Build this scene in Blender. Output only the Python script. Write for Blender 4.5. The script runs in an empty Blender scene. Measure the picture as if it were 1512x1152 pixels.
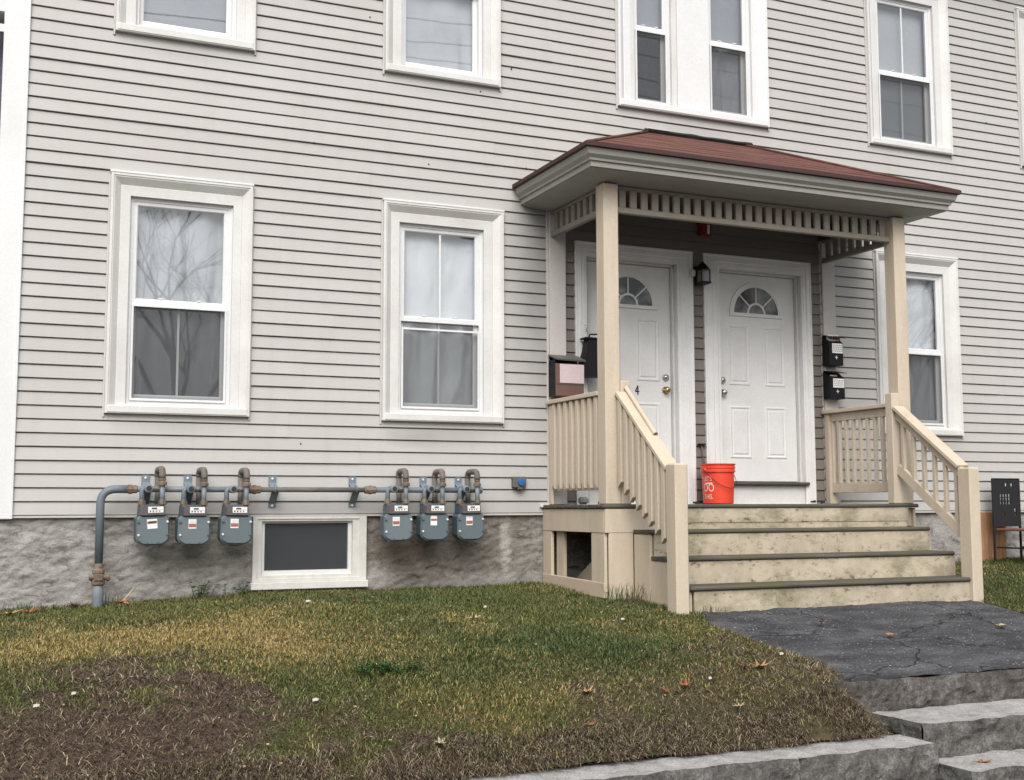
import bpy, math, random
import numpy as np
from mathutils import Vector, Matrix, noise as mnoise

random.seed(7); rng = np.random.default_rng(7)
scene = bpy.context.scene
col = scene.collection

# ------------------------------------------------------------------ camera
YAW, PITCH, ROLL, FPX = 0.41614, 0.09551, -0.002445, 1780.1
r_ = Vector((math.cos(YAW), -math.sin(YAW), 0))
f_ = Vector((math.sin(YAW)*math.cos(PITCH), math.cos(YAW)*math.cos(PITCH), math.sin(PITCH)))
u_ = r_.cross(f_)
rr = math.cos(ROLL)*r_ + math.sin(ROLL)*u_
uu = -math.sin(ROLL)*r_ + math.cos(ROLL)*u_
cam_d = bpy.data.cameras.new('camera'); cam = bpy.data.objects.new('camera', cam_d); col.objects.link(cam)
cam.matrix_world = Matrix(((rr.x, uu.x, -f_.x, 0.0), (rr.y, uu.y, -f_.y, -9.5602), (rr.z, uu.z, -f_.z, 0.062), (0, 0, 0, 1)))
cam_d.sensor_fit = 'HORIZONTAL'; cam_d.sensor_width = 36.0; cam_d.lens = FPX/1512*36.0
cam_d.clip_start = 0.05; cam_d.clip_end = 3000
scene.camera = cam

# ------------------------------------------------------------------ world, sun, exposure
SUN_EL, SUN_AZ = math.radians(47), math.radians(205)      # azimuth measured from +Y clockwise
world = bpy.data.worlds.new('World'); scene.world = world; world.use_nodes = True
wn = world.node_tree; wn.nodes.clear()
sky = wn.nodes.new('ShaderNodeTexSky'); sky.sky_type = 'NISHITA'; sky.sun_disc = False
sky.sun_elevation = SUN_EL; sky.sun_rotation = SUN_AZ; sky.dust_density = 6.0; sky.air_density = 1.0; sky.ozone_density = 1.0; sky.altitude = 0
hs = wn.nodes.new('ShaderNodeHueSaturation'); hs.inputs['Saturation'].default_value = 0.26; hs.inputs['Value'].default_value = 1.0
bg = wn.nodes.new('ShaderNodeBackground'); bg.inputs['Strength'].default_value = 0.135
wo = wn.nodes.new('ShaderNodeOutputWorld')
wn.links.new(sky.outputs[0], hs.inputs['Color']); wn.links.new(hs.outputs[0], bg.inputs[0]); wn.links.new(bg.outputs[0], wo.inputs[0])
sd = bpy.data.lights.new('sun', 'SUN'); sd.energy = 1.0; sd.angle = math.radians(50); sd.color = (1.0, 0.97, 0.93)
sun = bpy.data.objects.new('sun', sd); col.objects.link(sun)
sdir = Vector((math.sin(SUN_AZ)*math.cos(SUN_EL), math.cos(SUN_AZ)*math.cos(SUN_EL), math.sin(SUN_EL)))
sun.rotation_euler = sdir.to_track_quat('Z', 'Y').to_euler()
scene.view_settings.view_transform = 'Standard'; scene.view_settings.look = 'None'
scene.view_settings.exposure = 0.55; scene.view_settings.gamma = 1.0; scene.view_settings.use_curve_mapping = False

scene.cycles.max_bounces = 5; scene.cycles.diffuse_bounces = 2; scene.cycles.glossy_bounces = 3; scene.cycles.transparent_max_bounces = 10
scene.cycles.use_light_tree = False; scene.cycles.caustics_reflective = False; scene.cycles.caustics_refractive = False

# ------------------------------------------------------------------ helpers
def tag(o, label=None, cat=None, group=None, kind=None):
    if label: o['label'] = label
    if cat: o['category'] = cat
    if group: o['group'] = group
    if kind: o['kind'] = kind
    return o

def empty(name, loc=(0, 0, 0), rz=0.0):
    o = bpy.data.objects.new(name, None); o.empty_display_size = 0.1
    col.objects.link(o); o.location = loc; o.rotation_euler = (0, 0, rz); return o

def world_mat(o):
    m = Matrix.LocRotScale(o.location, o.rotation_euler, o.scale)
    return m if o.parent is None else world_mat(o.parent) @ o.matrix_parent_inverse @ m

def adopt(o, parent, keep=True):
    if parent is not None:
        o.parent = parent
        if keep: o.matrix_parent_inverse = world_mat(parent).inverted()
    return o

class MB:
    def __init__(s): s.v = []; s.f = []; s.m = []; s.mi = 0
    def face(s, idx): s.f.append(tuple(idx)); s.m.append(s.mi)
    def box(s, x0, x1, y0, y1, z0, z1, b=0.0, xf=None):
        base = len(s.v); lo = (x0, y0, z0); hi = (x1, y1, z1)
        c = Vector(((x0+x1)/2, (y0+y1)/2, (z0+z1)/2))
        b = min(b, 0.45*min(x1-x0, y1-y0, z1-z0))
        if b <= 0:
            vs = [Vector((hi[0] if i & 1 else lo[0], hi[1] if i & 2 else lo[1], hi[2] if i & 4 else lo[2])) for i in range(8)]
            fs = [(0, 2, 3, 1), (4, 5, 7, 6), (0, 1, 5, 4), (2, 6, 7, 3), (0, 4, 6, 2), (1, 3, 7, 5)]
        else:
            vs = []
            for i in range(8):
                for a in range(3):
                    q = []
                    for k in range(3):
                        h = (i >> k) & 1
                        val = hi[k] if h else lo[k]
                        if k != a: val += -b if h else b
                        q.append(val)
                    vs.append(Vector(q))
            fs = []
            for a in range(3):
                o1, o2 = (a+1) % 3, (a+2) % 3
                for h in (0, 1):
                    cs = [(h << a) | (p << o1) | (q << o2) for p, q in ((0, 0), (1, 0), (1, 1), (0, 1))]
                    fs.append(tuple(k*3+a for k in cs))
            for a in range(3):
                o1, o2 = (a+1) % 3, (a+2) % 3
                for p in (0, 1):
                    for q in (0, 1):
                        i0 = (p << o1) | (q << o2); i1 = i0 | (1 << a)
                        fs.append((i0*3+o1, i1*3+o1, i1*3+o2, i0*3+o2))
            for i in range(8): fs.append((i*3, i*3+1, i*3+2))
        out = []
        for f in fs:
            n = (vs[f[1]]-vs[f[0]]).cross(vs[f[2]]-vs[f[1]])
            fc = sum((vs[k] for k in f), Vector())/len(f)
            if n.dot(fc-c) < 0: f = f[::-1]
            out.append(f)
        if xf is not None: vs = [xf @ q for q in vs]
        s.v += [tuple(q) for q in vs]
        for f in out: s.face([k+base for k in f])
        return s
    def beam(s, p0, p1, w, h, b=0.004, up=(0, 0, 1), ext=0.0):
        """box from p0 to p1, w across (horizontal), h along up"""
        p0 = Vector(p0); p1 = Vector(p1); d = (p1-p0); L = d.length; d.normalize()
        up = Vector(up); sx = d.cross(up).normalized(); uz = sx.cross(d)
        M = Matrix(((d.x, sx.x, uz.x, p0.x), (d.y, sx.y, uz.y, p0.y), (d.z, sx.z, uz.z, p0.z), (0, 0, 0, 1)))
        return s.box(-ext, L+ext, -w/2, w/2, -h/2, h/2, b, M)
    def tube(s, path, r, n=10, caps=True, closed=False):
        path = [Vector(q) for q in path]; base = len(s.v); N = len(path)
        rs = r if isinstance(r, (list, tuple)) else [r]*N
        prev = None
        for i, q in enumerate(path):
            a = path[i-1] if i > 0 else q; c = path[i+1] if i < N-1 else q
            t = (c-a); t = t.normalized() if t.length > 1e-9 else Vector((0, 0, 1))
            if prev is None:
                ref = Vector((0, 0, 1)) if abs(t.z) < 0.9 else Vector((1, 0, 0)); nx = t.cross(ref).normalized()
            else:
                nx = (prev - t*prev.dot(t)).normalized()
            prev = nx; ny = t.cross(nx)
            for k in range(n):
                an = 2*math.pi*k/n
                s.v.append(tuple(q + rs[i]*(math.cos(an)*nx + math.sin(an)*ny)))
        for i in range(N-1):
            for k in range(n):
                k2 = (k+1) % n
                s.face((base+i*n+k, base+i*n+k2, base+(i+1)*n+k2, base+(i+1)*n+k))
        if caps:
            s.face([base+k for k in range(n)][::-1]); s.face([base+(N-1)*n+k for k in range(n)])
        return s
    def lathe(s, prof, n=24, org=(0, 0, 0), axis='z'):
        base = len(s.v); o = Vector(org)
        for (r, h) in prof:
            for k in range(n):
                a = 2*math.pi*k/n; c, d = r*math.cos(a), r*math.sin(a)
                q = (c, d, h) if axis == 'z' else ((c, h, d) if axis == 'y' else (h, c, d))
                s.v.append(tuple(o+Vector(q)))
        for i in range(len(prof)-1):
            for k in range(n):
                k2 = (k+1) % n
                s.face((base+i*n+k, base+i*n+k2, base+(i+1)*n+k2, base+(i+1)*n+k))
        s.face([base+k for k in range(n)][::-1]); s.face([base+(len(prof)-1)*n+k for k in range(n)])
        return s
    def poly(s, pts):
        base = len(s.v); s.v += [tuple(q) for q in pts]; s.face(range(base, base+len(pts))); return s
    def extrude_y(s, outline, y0, y1, inset=0.0):
        """outline (x,z) extruded y0 (back) to y1 (front); front shrunk by inset"""
        n = len(outline); base = len(s.v)
        cx = sum(p[0] for p in outline)/n; cz = sum(p[1] for p in outline)/n
        for (yy, k) in ((y0, 0), (y1, inset)):
            for (x, z) in outline:
                L = math.hypot(x-cx, z-cz); g = 1-k/max(L, 1e-6)
                s.v.append((cx+(x-cx)*g, yy, cz+(z-cz)*g))
        for i in range(n):
            j = (i+1) % n; s.face((base+i, base+j, base+n+j, base+n+i))
        s.face([base+n+i for i in range(n)]); s.face([base+i for i in range(n)][::-1])
        return s
    def ring(s, x0, x1, z0, z1, prof, wl, wr, wt, wb):
        """mitred frame: prof = [(t, y)] with t 0 (outer)..1 (inner) scaled by the side widths"""
        base = len(s.v); n = len(prof)
        for (t, y) in prof:
            s.v += [(x0+t*wl, y, z0+t*wb), (x1-t*wr, y, z0+t*wb), (x1-t*wr, y, z1-t*wt), (x0+t*wl, y, z1-t*wt)]
        for i in range(n-1):
            for k in range(4):
                k2 = (k+1) % 4
                s.face((base+i*4+k, base+i*4+k2, base+(i+1)*4+k2, base+(i+1)*4+k))
        return s
    def build(s, name, mat, parent=None, smooth=False, keep=True):
        me = bpy.data.meshes.new(name); me.from_pydata(s.v, [], s.f)
        mats = mat if isinstance(mat, (list, tuple)) else [mat]
        for m in mats: me.materials.append(m)
        if len(mats) > 1: me.polygons.foreach_set('material_index', s.m)
        if smooth: me.polygons.foreach_set('use_smooth', [True]*len(me.polygons))
        me.update()
        o = bpy.data.objects.new(name, me); col.objects.link(o)
        return adopt(o, parent, keep)

def box(name, mat, parent, x0, x1, y0, y1, z0, z1, b=0.003):
    return MB().box(x0, x1, y0, y1, z0, z1, b).build(name, mat, parent)

def dup(o, loc=None, parent=None):
    c = o.copy(); col.objects.link(c)
    if loc is not None: c.location = loc
    if parent is not None: c.parent = parent
    return c

def grid_mesh(name, P, mat, parent=None, smooth=True, colors=None, kind=None):
    """P: (nu, nv, 3) array"""
    nu, nv, _ = P.shape
    me = bpy.data.meshes.new(name)
    idx = np.arange(nu*nv).reshape(nu, nv)
    q = np.stack([idx[:-1, :-1], idx[1:, :-1], idx[1:, 1:], idx[:-1, 1:]], -1).reshape(-1, 4)
    me.vertices.add(nu*nv); me.vertices.foreach_set('co', P.astype(np.float32).ravel())
    me.loops.add(q.size); me.loops.foreach_set('vertex_index', q.astype(np.int32).ravel())
    me.polygons.add(len(q)); me.polygons.foreach_set('loop_start', np.arange(0, q.size, 4, dtype=np.int32))
    me.polygons.foreach_set('use_smooth', np.full(len(q), smooth))
    me.update(calc_edges=True); me.validate()
    if colors is not None:
        a = me.color_attributes.new('col', 'FLOAT_COLOR', 'POINT')
        c4 = np.concatenate([colors.reshape(-1, 3), np.ones((nu*nv, 1))], 1).astype(np.float32); a.data.foreach_set('color', c4.ravel())
    me.materials.append(mat)
    o = bpy.data.objects.new(name, me); col.objects.link(o)
    if kind: o['kind'] = kind
    return adopt(o, parent)

# vectorised value noise
def _h(ix, iy, sd):
    n = (ix.astype(np.int64)*374761393 + iy.astype(np.int64)*668265263 + sd*1442695041) & 0x7fffffff
    n = ((n ^ (n >> 13))*1274126177) & 0x7fffffff
    n = n ^ (n >> 16)
    return (n & 0xffff)/65535.0
def vnoise(x, y, sd=0):
    ix = np.floor(x); iy = np.floor(y); fx = x-ix; fy = y-iy
    fx = fx*fx*(3-2*fx); fy = fy*fy*(3-2*fy)
    a = _h(ix, iy, sd); b = _h(ix+1, iy, sd); c = _h(ix, iy+1, sd); d = _h(ix+1, iy+1, sd)
    return (a*(1-fx)+b*fx)*(1-fy) + (c*(1-fx)+d*fx)*fy
def fbm(x, y, sd=0, o=4):
    t = 0; amp = 0.5; s = 0
    for k in range(o):
        t = t + amp*vnoise(x*2**k, y*2**k, sd+k*17); s += amp; amp *= 0.5
    return t/s
def smooth(a, b, x):
    t = np.clip((x-a)/(b-a), 0, 1); return t*t*(3-2*t)

# ------------------------------------------------------------------ materials
class NT:
    def __init__(s, name):
        s.m = bpy.data.materials.new(name); s.m.use_nodes = True; s.t = s.m.node_tree; s.t.nodes.clear()
        s.out = s.n('ShaderNodeOutputMaterial'); s.tc = s.n('ShaderNodeTexCoord')
    def n(s, k, **kw):
        nd = s.t.nodes.new(k)
        for a, v in kw.items(): setattr(nd, a, v)
        return nd
    def l(s, a, b): s.t.links.new(a, b)
    def noise(s, scale, detail=6, rough=0.6, stretch=None, coord='Object', dist=0.0):
        nz = s.n('ShaderNodeTexNoise'); nz.inputs['Scale'].default_value = scale; nz.inputs['Detail'].default_value = detail
        nz.inputs['Roughness'].default_value = rough; nz.inputs['Distortion'].default_value = dist
        if stretch:
            mp = s.n('ShaderNodeMapping'); mp.inputs['Scale'].default_value = stretch[:3]
            if len(stretch) > 3: mp.inputs['Rotation'].default_value = stretch[3]
            s.l(s.tc.outputs[coord], mp.inputs[0]); s.l(mp.outputs[0], nz.inputs['Vector'])
        else: s.l(s.tc.outputs[coord], nz.inputs['Vector'])
        return nz.outputs['Fac']
    def ramp(s, fac, stops):
        r = s.n('ShaderNodeValToRGB'); e = r.color_ramp.elements
        while len(e) < len(stops): e.new(0.5)
        for el, (p, c) in zip(e, stops):
            el.position = p; el.color = (c, c, c, 1) if isinstance(c, (int, float)) else (*c, 1)
        s.l(fac, r.inputs[0]); return r.outputs[0]
    def mix(s, fac, a, b, mode='MIX'):
        m = s.n('ShaderNodeMix', data_type='RGBA', blend_type=mode)
        for sock, v in ((m.inputs[0], fac), (m.inputs[6], a), (m.inputs[7], b)):
            if isinstance(v, (int, float)): sock.default_value = v
            elif isinstance(v, (tuple, list)): sock.default_value = (*v, 1)
            else: s.l(v, sock)
        return m.outputs[2]
    def math(s, op, a, b=None):
        m = s.n('ShaderNodeMath', operation=op)
        for sock, v in ((m.inputs[0], a), (m.inputs[1], b)):
            if v is None: continue
            if isinstance(v, (int, float)): sock.default_value = v
            else: s.l(v, sock)
        return m.outputs[0]
    def bsdf(s, color, rough=0.7, bump=None, bstr=0.3, bdist=0.01, metal=0.0, spec=0.4):
        p = s.n('ShaderNodeBsdfPrincipled')
        if isinstance(color, (tuple, list)): p.inputs['Base Color'].default_value = (*color, 1)
        else: s.l(color, p.inputs['Base Color'])
        if isinstance(rough, (int, float)): p.inputs['Roughness'].default_value = rough
        else: s.l(rough, p.inputs['Roughness'])
        p.inputs['Metallic'].default_value = metal; p.inputs['Specular IOR Level'].default_value = spec
        if bump is not None:
            b = s.n('ShaderNodeBump'); b.inputs['Strength'].default_value = bstr; b.inputs['Distance'].default_value = bdist
            s.l(bump, b.inputs['Height']); s.l(b.outputs[0], p.inputs['Normal'])
        s.l(p.outputs[0], s.out.inputs[0]); return p
    def objrand(s):
        oi = s.n('ShaderNodeObjectInfo'); return oi.outputs['Random']

def paint(name, c, rough=0.6, dirt=(0.25, 0.23, 0.2), amt=0.25, scale=3.0, bump=0.12, spec=0.35, speck=0.0, streak=None):
    t = NT(name)
    big = t.noise(scale, 8, 0.65, stretch=streak); fine = t.noise(60, 4, 0.6)
    d = t.ramp(big, [(0.42, 0.0), (0.78, amt)])
    cc = t.mix(d, c, tuple(x*y for x, y in zip(c, (0.72, 0.70, 0.66))))
    f2 = t.ramp(fine, [(0.3, 0.94), (0.7, 1.04)])
    cc = t.mix(1.0, cc, f2, 'MULTIPLY')
    if streak:
        gr = t.noise(9, 7, 0.75, stretch=tuple(3*q for q in streak)); cc = t.mix(t.ramp(gr, [(0.60, 0.0), (0.70, 0.35)]), cc, dirt)
    if speck > 0:
        sp = t.noise(24, 5, 0.7); cc = t.mix(t.ramp(sp, [(0.66, 0.0), (0.72, speck)]), cc, dirt)
    bh = t.noise(16, 5, 0.7, stretch=(2.6, 2.6, 0.18)) if streak else t.noise(90, 3, 0.6)
    t.bsdf(cc, rough, bh, bump, 0.004 if streak else 0.002, spec=spec); return t.m

def siding_mat(name, c, var=0.05, grime_shade=None):
    t = NT(name)
    rnd = t.objrand(); k = t.math('ADD', t.math('MULTIPLY', rnd, var), 1-var/2)
    vm = t.n('ShaderNodeVectorMath', operation='SCALE'); vm.inputs[0].default_value = c; t.l(k, vm.inputs['Scale'])
    cc = vm.outputs[0]
    big = t.noise(0.9, 7, 0.65); cc = t.mix(t.ramp(big, [(0.35, 0.0), (0.75, 0.30)]), cc, tuple(x*y for x, y in zip(c, (0.80, 0.785, 0.76))))
    st = t.noise(2.2, 6, 0.7, stretch=(4.0, 1, 0.35)); cc = t.mix(t.ramp(st, [(0.5, 0.0), (0.85, 0.28)]), cc, tuple(x*0.68 for x in c))
    if grime_shade:                                   # soot-like grime patches, one with porch-roof shade painted in: (x, z, rx, rz, strength)
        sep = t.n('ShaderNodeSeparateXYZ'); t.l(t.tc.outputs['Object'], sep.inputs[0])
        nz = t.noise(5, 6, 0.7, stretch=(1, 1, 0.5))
        for (sx, sz, rx, rz, a) in grime_shade:
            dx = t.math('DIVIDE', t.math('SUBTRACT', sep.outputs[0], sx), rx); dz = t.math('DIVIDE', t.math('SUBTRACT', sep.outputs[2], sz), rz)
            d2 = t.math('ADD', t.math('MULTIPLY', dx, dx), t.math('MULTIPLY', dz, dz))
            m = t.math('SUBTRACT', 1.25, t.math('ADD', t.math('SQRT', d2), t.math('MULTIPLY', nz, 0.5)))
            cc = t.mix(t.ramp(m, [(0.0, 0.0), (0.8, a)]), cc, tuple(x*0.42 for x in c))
    gr = t.noise(120, 2, 0.5, stretch=(0.08, 1, 1))
    t.bsdf(cc, 0.55, t.math('ADD', t.math('MULTIPLY', gr, 0.4), t.noise(3.0, 3, 0.5)), 0.16, 0.006, spec=0.3); return t.m

M = {}
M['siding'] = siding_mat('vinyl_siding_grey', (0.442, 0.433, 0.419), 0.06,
    grime_shade=[(4.50, 1.9, 0.46, 1.4, 0.60), (1.4, .66, .55, .11, .22), (3.6, .64, .55, .14, .30), (3.6, 3.66, .6, .10, .18), (1.4, 3.66, .6, .10, .15), (6.1, 3.62, .9, .10, .15), (8.8, .64, .6, .16, .22), (2.4, .02, 2.3, .10, .22), (3.3, 0.62, 0.30, 0.10, 0.30), (1.7, 0.05, 0.8, 0.12, 0.15), (3.4, 0.1, 0.7, 0.25, 0.30), (4.3, 0.1, 0.4, 0.4, 0.18)])  # first patch: dirt plus the porch roof's shade painted into the colour
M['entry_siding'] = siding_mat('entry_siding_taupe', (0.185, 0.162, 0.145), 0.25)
M['trim'] = paint('white_trim', (0.64, 0.637, 0.622), 0.45, amt=0.6, scale=2.2, speck=0.18)
M['trimdirty'] = paint('dirty_white_trim', (0.60, 0.59, 0.56), 0.55, amt=0.8, scale=6, speck=0.5)
M['vinyl'] = paint('white_vinyl', (0.69, 0.697, 0.70), 0.35, amt=0.25, bump=0.04)
M['greytrim'] = paint('pale_grey_trim', (0.52, 0.50, 0.475), 0.55, amt=0.35, speck=0.2)
M['soffit'] = paint('grey_soffit_paint', (0.30, 0.295, 0.27), 0.6, amt=0.4, speck=0.2)
M['beige'] = paint('beige_porch_paint', (0.545, 0.465, 0.365), 0.55, amt=0.60, scale=3.5, speck=0.55, bump=0.35, streak=(2.2, 2.2, 0.35))
M['beigedirty'] = paint('weathered_beige_paint', (0.50, 0.42, 0.32), 0.65, amt=0.6, scale=4.0, speck=0.6)
M['friezepaint'] = paint('grimy_frieze_paint', (0.235, 0.212, 0.18), 0.7, amt=0.6, scale=5.0, speck=0.6)
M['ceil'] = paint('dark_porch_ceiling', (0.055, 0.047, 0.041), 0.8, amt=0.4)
M['door'] = paint('white_door_paint', (0.735, 0.733, 0.727), 0.4, amt=0.45, scale=3.0, speck=0.12)
M['sill_dark'] = paint('weathered_grey_wood', (0.085, 0.08, 0.072), 0.7, amt=0.5, bump=0.4, streak=(0.3, 3, 3))
M['black'] = paint('black_metal', (0.008, 0.0085, 0.011), 0.5, amt=0.2, bump=0.05, spec=0.25)
M['chairblack'] = paint('black_chair_metal', (0.018, 0.018, 0.02), 0.45, amt=0.2)
M['paper'] = paint('white_paper', (0.78, 0.77, 0.76), 0.8, amt=0.1, bump=0.02)
M['pink'] = paint('pink_paper', (0.60, 0.485, 0.50), 0.8, amt=0.2, bump=0.05)
M['ink'] = paint('dark_ink', (0.03, 0.03, 0.035), 0.7, amt=0.0)
M['greyink'] = paint('grey_ink', (0.28, 0.28, 0.30), 0.7, amt=0.0)
M['redink'] = paint('red_print', (0.33, 0.125, 0.11), 0.6, amt=0.6, scale=60)
M['brownbox'] = paint('brown_painted_metal', (0.15, 0.085, 0.07), 0.5, amt=0.4)
M['brass'] = None
def metal(name, c, rough, m=1.0):
    t = NT(name); t.bsdf(c, rough, t.noise(40, 3), 0.05, 0.002, metal=m); return t.m
M['brass'] = metal('worn_brass', (0.55, 0.40, 0.18), 0.3); M['chrome'] = metal('dull_chrome', (0.62, 0.62, 0.63), 0.28)
M['zinc'] = metal('zinc_screw', (0.85, 0.85, 0.86), 0.4, 0.6)
M['wood_seat'] = paint('worn_brown_wood', (0.17, 0.09, 0.055), 0.6, amt=0.6)
M['redalarm'] = paint('red_alarm_plastic', (0.20, 0.015, 0.02), 0.4, amt=0.2)
M['bluecap'] = paint('blue_plastic', (0.03, 0.13, 0.36), 0.5, amt=0.5, scale=30)
M['greybox'] = paint('weathered_grey_box', (0.12, 0.115, 0.105), 0.6, amt=0.5, scale=12)

def m_plain(name, c, rough=0.8):
    t = NT(name); t.bsdf(c, rough); return t.m
M['dark'] = m_plain('dark_interior', (0.02, 0.02, 0.022), 0.9)
M['room'] = m_plain('dim_room_wall', (0.16, 0.16, 0.165), 0.9)
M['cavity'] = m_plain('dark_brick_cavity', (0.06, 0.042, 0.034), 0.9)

t = NT('bucket_orange'); z = t.noise(5, 6)
t.bsdf(t.mix(t.ramp(z, [(0.4, 0.0), (0.8, 0.35)]), (0.72, 0.062, 0.030), (0.60, 0.05, 0.026)), 0.42, t.noise(50, 2), 0.05, 0.002, spec=0.45); M['orange'] = t.m
M['bucketprint'] = m_plain('white_bucket_print', (0.80, 0.62, 0.58), 0.5)

def rusty(name, c, rust, lo, hi, rough=0.5, scale=14):
    t = NT(name); nz = t.noise(scale, 8, 0.7); k = t.ramp(nz, [(lo, 0.0), (hi, 1.0)])
    rc = t.ramp(t.noise(45, 5, 0.7), [(0.3, tuple(x*0.45 for x in rust)), (0.7, rust)])
    base = t.mix(t.ramp(t.noise(6, 5), [(0.4, 0.0), (0.8, 0.4)]), c, tuple(x*0.7 for x in c))
    fin = t.mix(1.0, t.mix(k, base, rc), t.ramp(t.objrand(), [(0.0, (0.80, 0.84, 0.84)), (1.0, (1.15, 1.10, 1.06))]), 'MULTIPLY')
    t.bsdf(fin, rough, t.noise(70, 4), 0.2, 0.002, spec=0.4); return t.m
M['pipe'] = rusty('grey_painted_pipe', (0.155, 0.185, 0.215), (0.16, 0.085, 0.05), 0.66, 0.80)
M['pipe_rust'] = rusty('rusty_pipe', (0.15, 0.145, 0.14), (0.185, 0.115, 0.075), 0.48, 0.66, 0.65)
M['fitting'] = rusty('rusty_fitting', (0.17, 0.16, 0.14), (0.19, 0.105, 0.055), 0.42, 0.60, 0.65, 22)
M['meter'] = rusty('blue_grey_meter_paint', (0.118, 0.152, 0.170), (0.05, 0.06, 0.07), 0.70, 0.9, 0.45)
M['meter_side'] = rusty('dark_blue_meter_paint', (0.082, 0.112, 0.138), (0.05, 0.05, 0.05), 0.66, 0.85, 0.5)
M['meterglass'] = paint('smoky_meter_window', (0.11, 0.095, 0.10), 0.25, amt=0.3, spec=0.5)
M['bracket'] = paint('blue_grey_bracket', (0.17, 0.21, 0.25), 0.45, amt=0.3)

# glass / screen / curtains
t = NT('window_glass')
fr = t.n('ShaderNodeFresnel'); fr.inputs['IOR'].default_value = 1.5
geo = t.n('ShaderNodeNewGeometry')
t.l(t.math('SUBTRACT', 1.5, t.math('MULTIPLY', geo.outputs['Backfacing'], 1.5-1/1.5)), fr.inputs['IOR'])   # same pane seen from either side
fac = t.math('MINIMUM', t.math('MULTIPLY', fr.outputs[0], 4.0), 1.0)
tr = t.n('ShaderNodeBsdfTransparent'); tr.inputs[0].default_value = (0.86, 0.88, 0.89, 1)
gl = t.n('ShaderNodeBsdfGlossy'); gl.inputs['Roughness'].default_value = 0.015; gl.inputs[0].default_value = (0.95, 0.97, 1, 1)
bp = t.n('ShaderNodeBump'); bp.inputs['Strength'].default_value = 0.02; bp.inputs['Distance'].default_value = 0.01
t.l(t.noise(3.0, 1, 0.4), bp.inputs['Height']); t.l(bp.outputs[0], gl.inputs['Normal'])
mx = t.n('ShaderNodeMixShader'); t.l(fac, mx.inputs[0]); t.l(tr.outputs[0], mx.inputs[1]); t.l(gl.outputs[0], mx.inputs[2]); t.l(mx.outputs[0], t.out.inputs[0])
M['glass'] = t.m
t = NT('insect_screen')
tr = t.n('ShaderNodeBsdfTransparent'); df = t.n('ShaderNodeBsdfDiffuse'); df.inputs[0].default_value = (0.09, 0.095, 0.10, 1)
mx = t.n('ShaderNodeMixShader'); mx.inputs[0].default_value = 0.42
t.l(tr.outputs[0], mx.inputs[1]); t.l(df.outputs[0], mx.inputs[2]); t.l(mx.outputs[0], t.out.inputs[0]); M['screen'] = t.m
def cloth(name, c, amt=0.3):
    t = NT(name); nz = t.noise(3, 5, 0.6); cc = t.mix(t.ramp(nz, [(0.35, 0), (0.75, amt)]), c, tuple(x*0.6 for x in c))
    t.bsdf(cc, 0.9, t.noise(9, 4), 0.3, 0.02, spec=0.1); return t.m
M['curtain_white'] = cloth('white_curtain', (0.86, 0.885, 0.91)); M['curtain_grey'] = cloth('grey_curtain', (0.60, 0.62, 0.65), 0.5)
M['curtain_dark'] = cloth('dark_curtain', (0.26, 0.27, 0.29), 0.5); M['blind'] = cloth('pale_blind', (0.88, 0.91, 0.94), 0.1)
M['curtain_black'] = cloth('black_curtain', (0.05, 0.053, 0.06), 0.4)
M['blind_grey'] = cloth('grey_blind', (0.58, 0.61, 0.66), 0.1)

# roof
t = NT('red_brown_shingle')
st = t.noise(5, 7, 0.7, stretch=(0.35, 2.5, 2.5)); gr = t.noise(140, 3, 0.7)
cc = t.ramp(st, [(0.3, (0.085, 0.037, 0.031)), (0.52, (0.140, 0.064, 0.051)), (0.75, (0.205, 0.108, 0.086))])
cc = t.mix(1.0, cc, t.ramp(gr, [(0.3, 0.6), (0.7, 1.25)]), 'MULTIPLY')
rn = t.objrand(); cc = t.mix(t.math('MULTIPLY', rn, 0.3), cc, (0.09, 0.042, 0.035))
t.bsdf(cc, 0.85, gr, 0.5, 0.004, spec=0.2); M['shingle'] = t.m
M['shingle_edge'] = paint('dark_roof_edge', (0.055, 0.028, 0.026), 0.8, amt=0.5)
M['tar'] = paint('black_tar_flashing', (0.025, 0.024, 0.024), 0.6, amt=0.3, bump=0.6)

# steps
t = NT('mossy_riser_paint')
base = t.mix(t.ramp(t.noise(2.0, 6, 0.65, stretch=(0.7, 1, 2)), [(0.4, 0.0), (0.75, 0.55)]), (0.52, 0.45, 0.345), (0.33, 0.285, 0.215))
moss = t.noise(2.3, 7, 0.72, stretch=(0.8, 1, 1.6)); base = t.mix(t.ramp(moss, [(0.50, 0.0), (0.68, 0.78)]), base, (0.15, 0.145, 0.075))
flake = t.noise(21, 9, 0.8, stretch=(0.6, 1, 1.1), dist=0.2); fm = t.ramp(t.noise(1.3, 4, 0.6, stretch=(0.8, 1, 4.0)), [(0.34, 0.10), (0.54, 1.0)])
sg = t.n('ShaderNodeSeparateXYZ'); t.l(t.tc.outputs['Generated'], sg.inputs[0])
edge = t.ramp(t.math('ADD', sg.outputs[2], t.math('MULTIPLY', t.math('SUBTRACT', t.noise(4, 4), 0.5), 0.5)), [(0.05, 1.0), (0.42, 0.45), (0.75, 0.35), (0.95, 0.9)])
base = t.mix(t.math('MULTIPLY', edge, t.ramp(t.noise(5, 6, 0.7), [(0.38, 0.0), (0.62, 0.6)])), base, (0.15, 0.135, 0.085))
fm = t.math('MULTIPLY', fm, edge)
base = t.mix(t.math('MULTIPLY', fm, t.ramp(flake, [(0.552, 0.0), (0.582, 1.0)])), base, (0.055, 0.045, 0.030))
wht = t.noise(7, 6, 0.7); base = t.mix(t.ramp(wht, [(0.60, 0.0), (0.70, 0.45)]), base, (0.62, 0.56, 0.45))
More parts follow.
